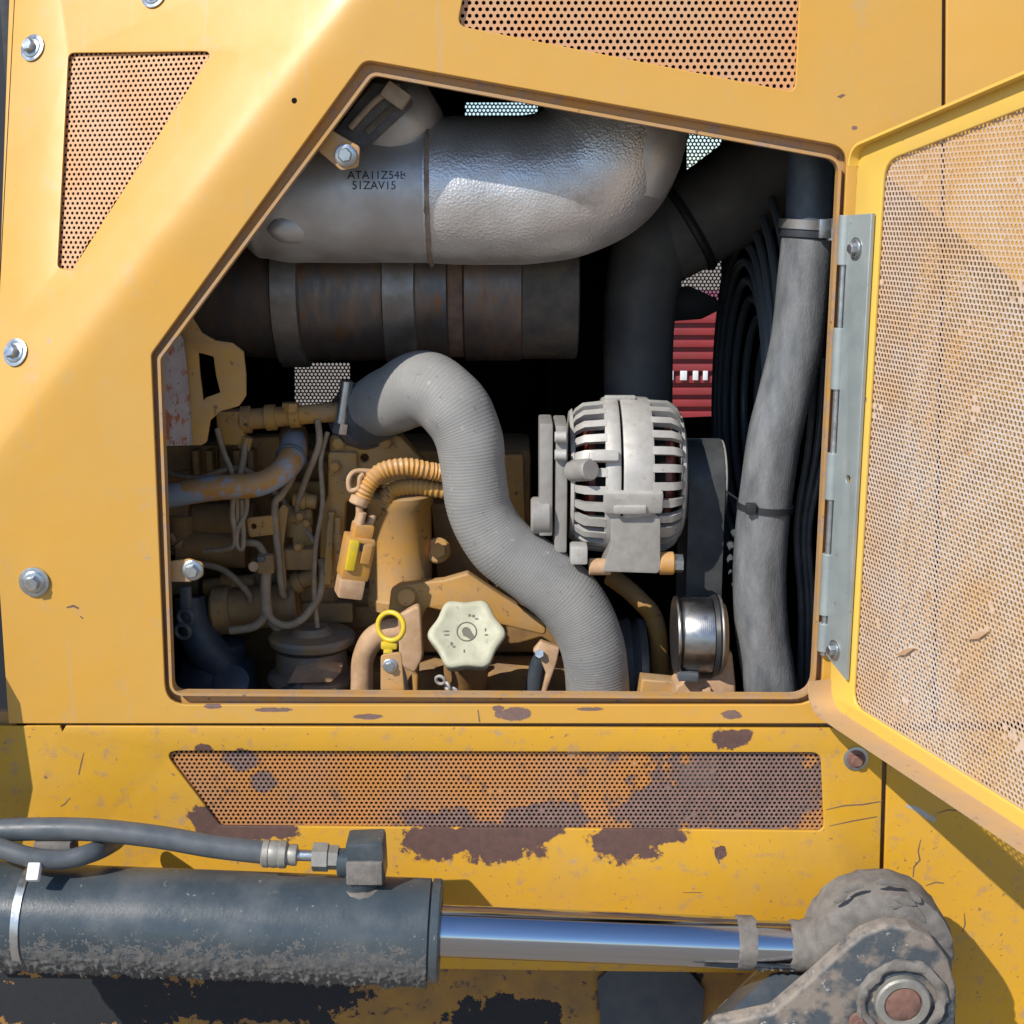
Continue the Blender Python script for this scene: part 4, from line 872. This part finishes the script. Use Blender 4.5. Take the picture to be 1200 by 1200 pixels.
LINES = [
    ('thin brown fuel line dropping from the rail end block, leftmost', [(254, 502, .215, 3.6), (262, 530, .21, 3.6), (272, 556, .20, 3.4), (278, 600, .20, 3.2), (274, 640, .20, 3.2)]),
    ('thin brown fuel line dropping from the rail nut in front of the thick pipe', [(287, 520, .22, 4), (284, 545, .21, 4), (276, 575, .19, 3.4), (272, 600, .19, 3.4), (275, 636, .195, 3.4), (262, 644, .20, 3.4), (240, 646, .21, 3.4)]),
    ('thin looped brown line hooking upward beside the small bracket', [(289, 580, .20, 3.2), (288, 600, .20, 3.2), (278, 622, .195, 3.2), (278, 640, .195, 3.2), (285, 640, .195, 3.2), (284, 600, .20, 3), (283, 585, .20, 3)]),
    ('brown hose arching from the thick pipe down past the solenoid', [(345, 545, .235, 4.5), (342, 560, .23, 4.5), (330, 580, .225, 4.5), (322, 592, .22, 4.5), (325, 640, .22, 4.5), (330, 690, .225, 4.2), (334, 700, .24, 4)]),
    ('short brown sensor lead curving into the clip near the small bracket', [(288, 636, .22, 4.4), (302, 638, .215, 4.4), (310, 650, .21, 4.4)]),
]
for lab, pts in LINES:
    t = thing('fuel_line', lab, 'fuel line', P(pts[-1][0], pts[-1][1], pts[-1][2]), 'thin fuel lines on the left of the engine')
    part('line', tubepx(pts, 10), M['wire'], t)
for lab, pts in (
    ('dark thin cable draped across behind the thick flaking pipe', [(190, 552, .25, 3.5), (230, 560, .24, 3.5), (280, 548, .25, 3.5), (320, 575, .26, 3.5), (352, 612, .26, 3.5), (372, 640, .25, 3.5)]),
    ('tan cable sagging from the pump body toward the filter head', [(230, 660, .25, 4), (262, 668, .24, 4), (290, 694, .24, 4), (296, 712, .25, 4), (330, 742, .25, 4)]),
    ('thin cable running up the side of the upright engine plate', [(372, 735, .22, 3), (368, 690, .215, 3), (370, 640, .215, 3), (378, 590, .22, 3), (376, 540, .225, 3), (384, 506, .23, 3)]),
    ('slim hose looping from the fuel rail down to the solenoid', [(372, 492, .225, 4), (374, 520, .22, 4), (362, 552, .225, 4), (352, 580, .235, 4), (348, 598, .25, 4)])):
    t = thing('engine_cable', lab, 'cable', P(pts[-1][0], pts[-1][1], pts[-1][2]), 'loose cables on the left of the engine')
    part('cable', tubepx(pts, 10), M['wire'], t)
wh = thing('wire_sleeve', 'grey brown forked wiring sleeve hanging from a square clip and looping both ways', 'wiring', P(311, 740, .2))
part('clip', MB().box(P(312, 660, .205), (.022, .016, .026), None, .003), M['eng_dark'], wh)
part('clip_pad', MB().box(P(306, 655, .194), (.010, .006, .007), None, .001), M['hyd'], wh)
part('clip_stud', MB().cyl(P(297, 664, .205), P(297, 664, .192), .007, 12), M['tan'], wh)
part('stem', tubepx([(312, 670, .205, 6.5), (311, 695, .205, 6.5), (313, 722, .205, 7)], 14), M['wire'], wh)
part('branch', tubepx([(312, 718, .204, 5), (304, 730, .204, 5), (292, 736, .204, 5), (270, 739, .206, 5)], 12), M['wire'], wh)
part('branch', tubepx([(313, 718, .204, 4.6), (321, 728, .204, 4.6), (336, 733, .204, 4.6), (352, 727, .205, 4.6), (364, 714, .21, 4.6), (374, 698, .22, 4.6), (378, 672, .23, 4.6), (376, 655, .235, 4.6)], 12), M['wire'], wh)

hn = thing('wiring_harness', 'dusty yellow corrugated cable conduits curving over to an amber connector', 'wiring', P(440, 580, .17))
def conduit(pts, pitch=.004):
    C3 = [P(a, b, y) for a, b, y, r in pts]; rr = S(pts[0][0], pts[0][1], pts[0][2]) * pts[0][3]
    Q = []
    for i in range(len(C3) - 1):
        p0 = C3[max(i - 1, 0)]; p1 = C3[i]; p2 = C3[i + 1]; p3 = C3[min(i + 2, len(C3) - 1)]
        for k in range(20):
            t = k / 20; Q.append(0.5 * ((2 * p1) + (p2 - p0) * t + (2 * p0 - 5 * p1 + 4 * p2 - p3) * t * t + (3 * p1 - p0 - 3 * p2 + p3) * t ** 3))
    Q.append(C3[-1]); out = [Q[0]]; acc = 0
    for i in range(1, len(Q)):
        acc += (Q[i] - Q[i - 1]).length
        if acc >= pitch / 2: out.append(Q[i]); acc = 0
    return MB().tube(out, [rr * (1.0 if i % 2 else .86) for i in range(len(out))], 18, True, 1)
part('conduit', conduit([(423, 587, .145, 11), (432, 568, .145, 11), (448, 552, .148, 11), (476, 547, .155, 11), (505, 552, .165, 11), (545, 560, .18, 11)]), M['plug'], hn)
part('conduit', conduit([(450, 586, .175, 10), (460, 574, .175, 10), (485, 570, .178, 10), (515, 574, .182, 10), (550, 580, .19, 10)]), M['eng'], hn)
part('tape_collar', MB().cyl(P(423, 582, .145), P(419, 592, .143), .0125, 18), M['tan'], hn)
part('loose_wire', tubepx([(440, 553, .150, 3), (418, 552, .145, 3), (409, 560, .14, 3), (410, 574, .14, 3), (420, 572, .14, 3), (422, 560, .14, 3), (426, 556, .142, 3)], 8), M['tan'], hn)
part('lead', tubepx([(421, 590, .143, 4.5), (421, 604, .142, 4.5), (416, 620, .142, 4.5)], 10), M['tan'], hn)
pg = thing('wiring_connector', 'amber plastic multi pin connector plug hanging tilted from the conduit', 'connector', P(415, 650, .14))
rot = Matrix.Rotation(R(12), 3, 'Y') @ Matrix.Rotation(R(18), 3, 'Z')
pcn = P(417, 652, .14)
def loc(x, y, z): return pcn + rot @ Vector((x, y, z))
part('shell', MB().box(loc(0, 0, 0), (.036, .034, .056), rot, .003), M['plug'], pg)
part('lock_tab', MB().box(loc(-.010, -.0185, .006), (.012, .008, .040), rot, .002), M['yel'], pg)
part('latch', MB().box(loc(.008, -.0185, .010), (.012, .006, .026), rot, .0015), M['plug'], pg)
part('latch_slot', MB().box(loc(.003, -.0185, .018), (.008, .004, .010), rot, .0005), M['black'], pg)
part('skirt', MB().box(loc(-.001, -.002, -.040), (.032, .032, .026), rot, .003), M['tan'], pg)
part('back_shell', MB().box(loc(.002, .002, .036), (.026, .026, .018), rot, .004), M['plug'], pg)
for k in range(3): part('ridge', MB().box(loc(.0185, -.010 + k * .010, 0), (.003, .004, .050), rot, .001), M['plug'], pg)
part('wire_stub', MB().cyl(loc(.010, .004, .042), loc(.014, .006, .056), .005, 10).cyl(loc(-.004, -.004, .042), loc(-.003, -.004, .060), .0055, 10), M['tan'], pg)

of = thing('filter_housing', 'grimy blue brown round filter head at the lower left of the engine', 'filter', P(365, 815, .22))
oc = P(366, 770, .235)
part('cover', MB().lathe(P(366, 752, .235), (0, 0, 1), [(-.004, .052), (0, .058), (.008, .060), (.012, .056), (.014, .030), (.022, .022), (.022, 0)], 48), M['filt'], of)
part('body', MB().lathe(P(366, 800, .235), (0, 0, 1), [(0, .058), (.008, .062), (.014, .060), (.020, .050), (.05, .048), (.052, .050)], 48), M['filt'], of)
part('lower_bowl', MB().lathe(P(366, 860, .235), (0, 0, 1), [(0, .05), (.05, .060), (.062, .066), (.070, .066), (.072, .058)], 48), M['navy'], of)
part('ear', MB().prism([P(335, 802, .175), P(345, 786, .175), P(372, 782, .170), (P(400, 788, .175)), P(388, 800, .175)], (0, .03, .004), .003), M['tan'], of)
part('spout', MB().cyl(P(340, 803, .18), P(350, 826, .18), .016, 20), M['hyd'], of)
yp = thing('oil_pipe_elbow', 'tan casting arching over beside the dipstick, sunlit on top', 'pipe', P(420, 830, .18))
part('arch', tubepx([(424, 850, .185, 13), (424, 800, .185, 13), (426, 770, .185, 13), (438, 748, .185, 14), (458, 740, .185, 15), (490, 738, .19, 15)], 22), M['tan'], yp)
part('flange', plpx(rnd([(466, 722), (492, 708), (496, 770), (486, 790), (468, 780)], 6), [], .165, .018, bev=.003), M['tan'], yp)
ds = thing('dipstick', 'bright yellow ring handle of the oil dipstick in the lower middle', 'dipstick', P(457, 780, .1))
dc = P(458, 734, .10)
rg = part('ring_handle', MB().torus(dc, Vector((.35, 1, -.15)), S(458, 734, .1) * 16.5, .0034, 40, 12), M['yel'], ds)
for v_ in rg.data.vertices: pass
part('neck', MB().box(P(456, 756, .10), (.021, .010, .010), None, .003).box(P(455, 765, .10), (.012, .010, .014), None, .003), M['yel'], ds)
part('tube', MB().cyl(P(456, 764, .10), P(456, 784, .10), .0075, 16), M['navy'], ds)
part('lower_tube', tubepx([(462, 776, .105, 8), (470, 800, .11, 8), (474, 850, .115, 8)], 14), M['filt'], ds)

# oil filler cap
oc_ = thing('oil_filler_cap', 'pale grey green lobed oil filler cap with raised oil can symbol', 'cap', P(545, 790, .14))
cn = Vector((.05, -.82, .58)).normalized(); cc = P(547, 742, .125); rc_ = S(547, 742, .125) * 46
cz_ = (Vector((0, 0, 1)) - cn * cn.z).normalized(); cx_ = cz_.cross(cn)
if cx_.x < 0: cx_ = -cx_
lob = lambda a, t: 1.0 - .085 * (1 + math.cos(6 * (a - R(0)) + math.pi)) if t > -.028 else 1.0
lob = lambda a, t: 1.03 - .17 * abs(math.cos(3 * a)) ** 1.15 - .03 * math.exp(-(abs(math.cos(3 * a)) / .22) ** 2)
part('knob', MB().lathe(cc, cn, [(-.032, rc_ * .80), (-.030, rc_ * .93), (-.006, rc_ * 1.0), (-.002, rc_ * .985), (0, rc_ * .95), (.0008, rc_ * .80), (.0002, rc_ * .78), (.0002, 0)], 144, ref=cz_, mod=lob), M['cap'], oc_, ang=50)
part('collar', MB().lathe(cc, cn, [(-.055, rc_ * .62), (-.031, rc_ * .66), (-.031, 0)], 40), M['eng_dark'], oc_)
def on(x, y): return cc + cx_ * x + cz_ * y + cn * .0004
part('relief_ring', MB().torus(on(0, .002), cn, .0125, .0009, 40, 6), M['capink'], oc_)
part('oil_can_symbol', MB().prism([on(*q) for q in rnd([(-.006, .006), (.003, .007), (.006, .001), (.010, -.006), (.006, -.010), (.001, -.006), (-.005, -.003)], .002)], cn * .0010, 0).torus(on(-.001, .003), cn, .0045, .0008, 24, 6), M['capink'], oc_)
mk_ = MB()
for (x, y, w, h) in ((-.026, .003, .006, .0014), (-.026, -.002, .006, .0014), (.004, .024, .003, .003), (.009, .023, .003, .003), (.013, .019, .004, .0015), (.024, .004, .0015, .004), (.025, -.003, .004, .0015), (-.020, -.014, .003, .004), (-.017, -.018, .003, .002), (-.004, -.024, .0015, .004)):
    mk_.prism([on(x - w / 2, y - h / 2), on(x + w / 2, y - h / 2), on(x + w / 2, y + h / 2), on(x - w / 2, y + h / 2)], cn * .0008, 0)
part('raised_marks', mk_, M['capink'], oc_)
part('filler_neck', MB().cyl(cc - cn * .05, cc - cn * .12 - Vector((0, 0, .05)), .030, 28), M['eng_dark'], oc_)
ck = thing('cap_chain', 'short pale retaining link hanging below the filler cap', 'chain', P(522, 800, .13))
part('link', MB().torus(P(516, 797, .11), (.3, 1, .3), .006, .0022, 18, 8), M['alu'], ck)
part('link', MB().torus(P(524, 804, .11), (.8, .5, .3), .006, .0022, 18, 8), M['alu'], ck)
part('link', MB().torus(P(531, 811, .11), (.3, 1, .3), .006, .0022, 18, 8), M['alu'], ck)
tb_ = thing('pipe_bracket', 'tan angled clip bracket with a bolt between filler cap and grey hose', 'bracket', P(640, 800, .15))
part('clip', plpx(rnd([(624, 764), (634, 752), (656, 760), (652, 778), (640, 812), (626, 850), (640, 790), (632, 770)], 3), [], .14, .014, bev=.002), M['tan'], tb_)
part('arm', tubepx([(634, 770, .16, 9), (628, 790, .165, 10), (620, 850, .17, 11)], 16), M['navy'], tb_)
part('bolt', MB().cyl(P(632, 766, .145), P(632, 766, .132), .006, 6), M['zinc'], tb_)

# dark greasy parts in the lower left corner
gl = thing('fuel_filter', 'greasy blue black canister with a cap ring in the lower left corner', 'filter', P(250, 850, .22))
part('canister', MB().lathe(P(250, 860, .26), (.1, 0, 1), [(0, .06), (.08, .062), (.085, .056), (.11, .05), (.115, .04), (.14, .036), (.14, 0)], 40), M['navy'], gl)
part('elbow', tubepx([(222, 700, .24, 18), (226, 730, .235, 20), (240, 760, .235, 24), (262, 790, .24, 26), (268, 850, .24, 26)], 24), M['navy'], gl)
part('hose_end', MB().lathe(P(272, 800, .205), (.0, -.5, .4), [(-.02, .022), (0, .024), (.004, .024), (.006, .016), (.006, 0)], 28), M['hyd'], gl)
cl_ = thing('hose_clip', 'dark figure eight hose clip under the left latch tab', 'clip', P(216, 745, .1))
part('clip_ring', MB().torus(P(217, 723, .12), (.2, 1, .1), .0095, .0028, 24, 8), M['hyd'], cl_)
part('clip_ring', MB().torus(P(214, 740, .12), (.2, 1, .1), .0095, .0028, 24, 8), M['hyd'], cl_)
part('clip_stem', MB().box(P(218, 700, .125), (.014, .01, .03), None, .003), M['hyd'], cl_)

# bracket handle in the left corner of the hatch
bh = thing('bracket_handle', 'yellow bracket with handle slot beside a rusty grey plate at the left hatch edge', 'bracket', P(230, 520, .04))
bo_ = [(218, 362), (226, 374), (236, 390), (252, 399), (272, 402), (285, 412), (288, 440), (288, 464), (280, 476), (258, 482), (246, 493), (242, 518), (236, 522), (214, 522), (206, 400)]
part('handle_plate', plpx(rnd(bo_, 5), [rnd([(232, 413), (250, 418), (253, 440), (258, 460), (241, 466), (238, 470), (234, 440)], 2)], .098, .006), M['eng'], bh)
gp = [(184, 420), (208, 390), (214, 396), (220, 440), (225, 522), (190, 523), (184, 500)]
o3 = [P(a, b, .094 - .060 * max(0, min(1, (222 - a) / 38))) for a, b in rnd(gp, 3)]
part('rusty_plate', MB().prism(o3, (0, .004, 0), .0008), M['rustgrey'], bh, label='grey rust pitted plate')
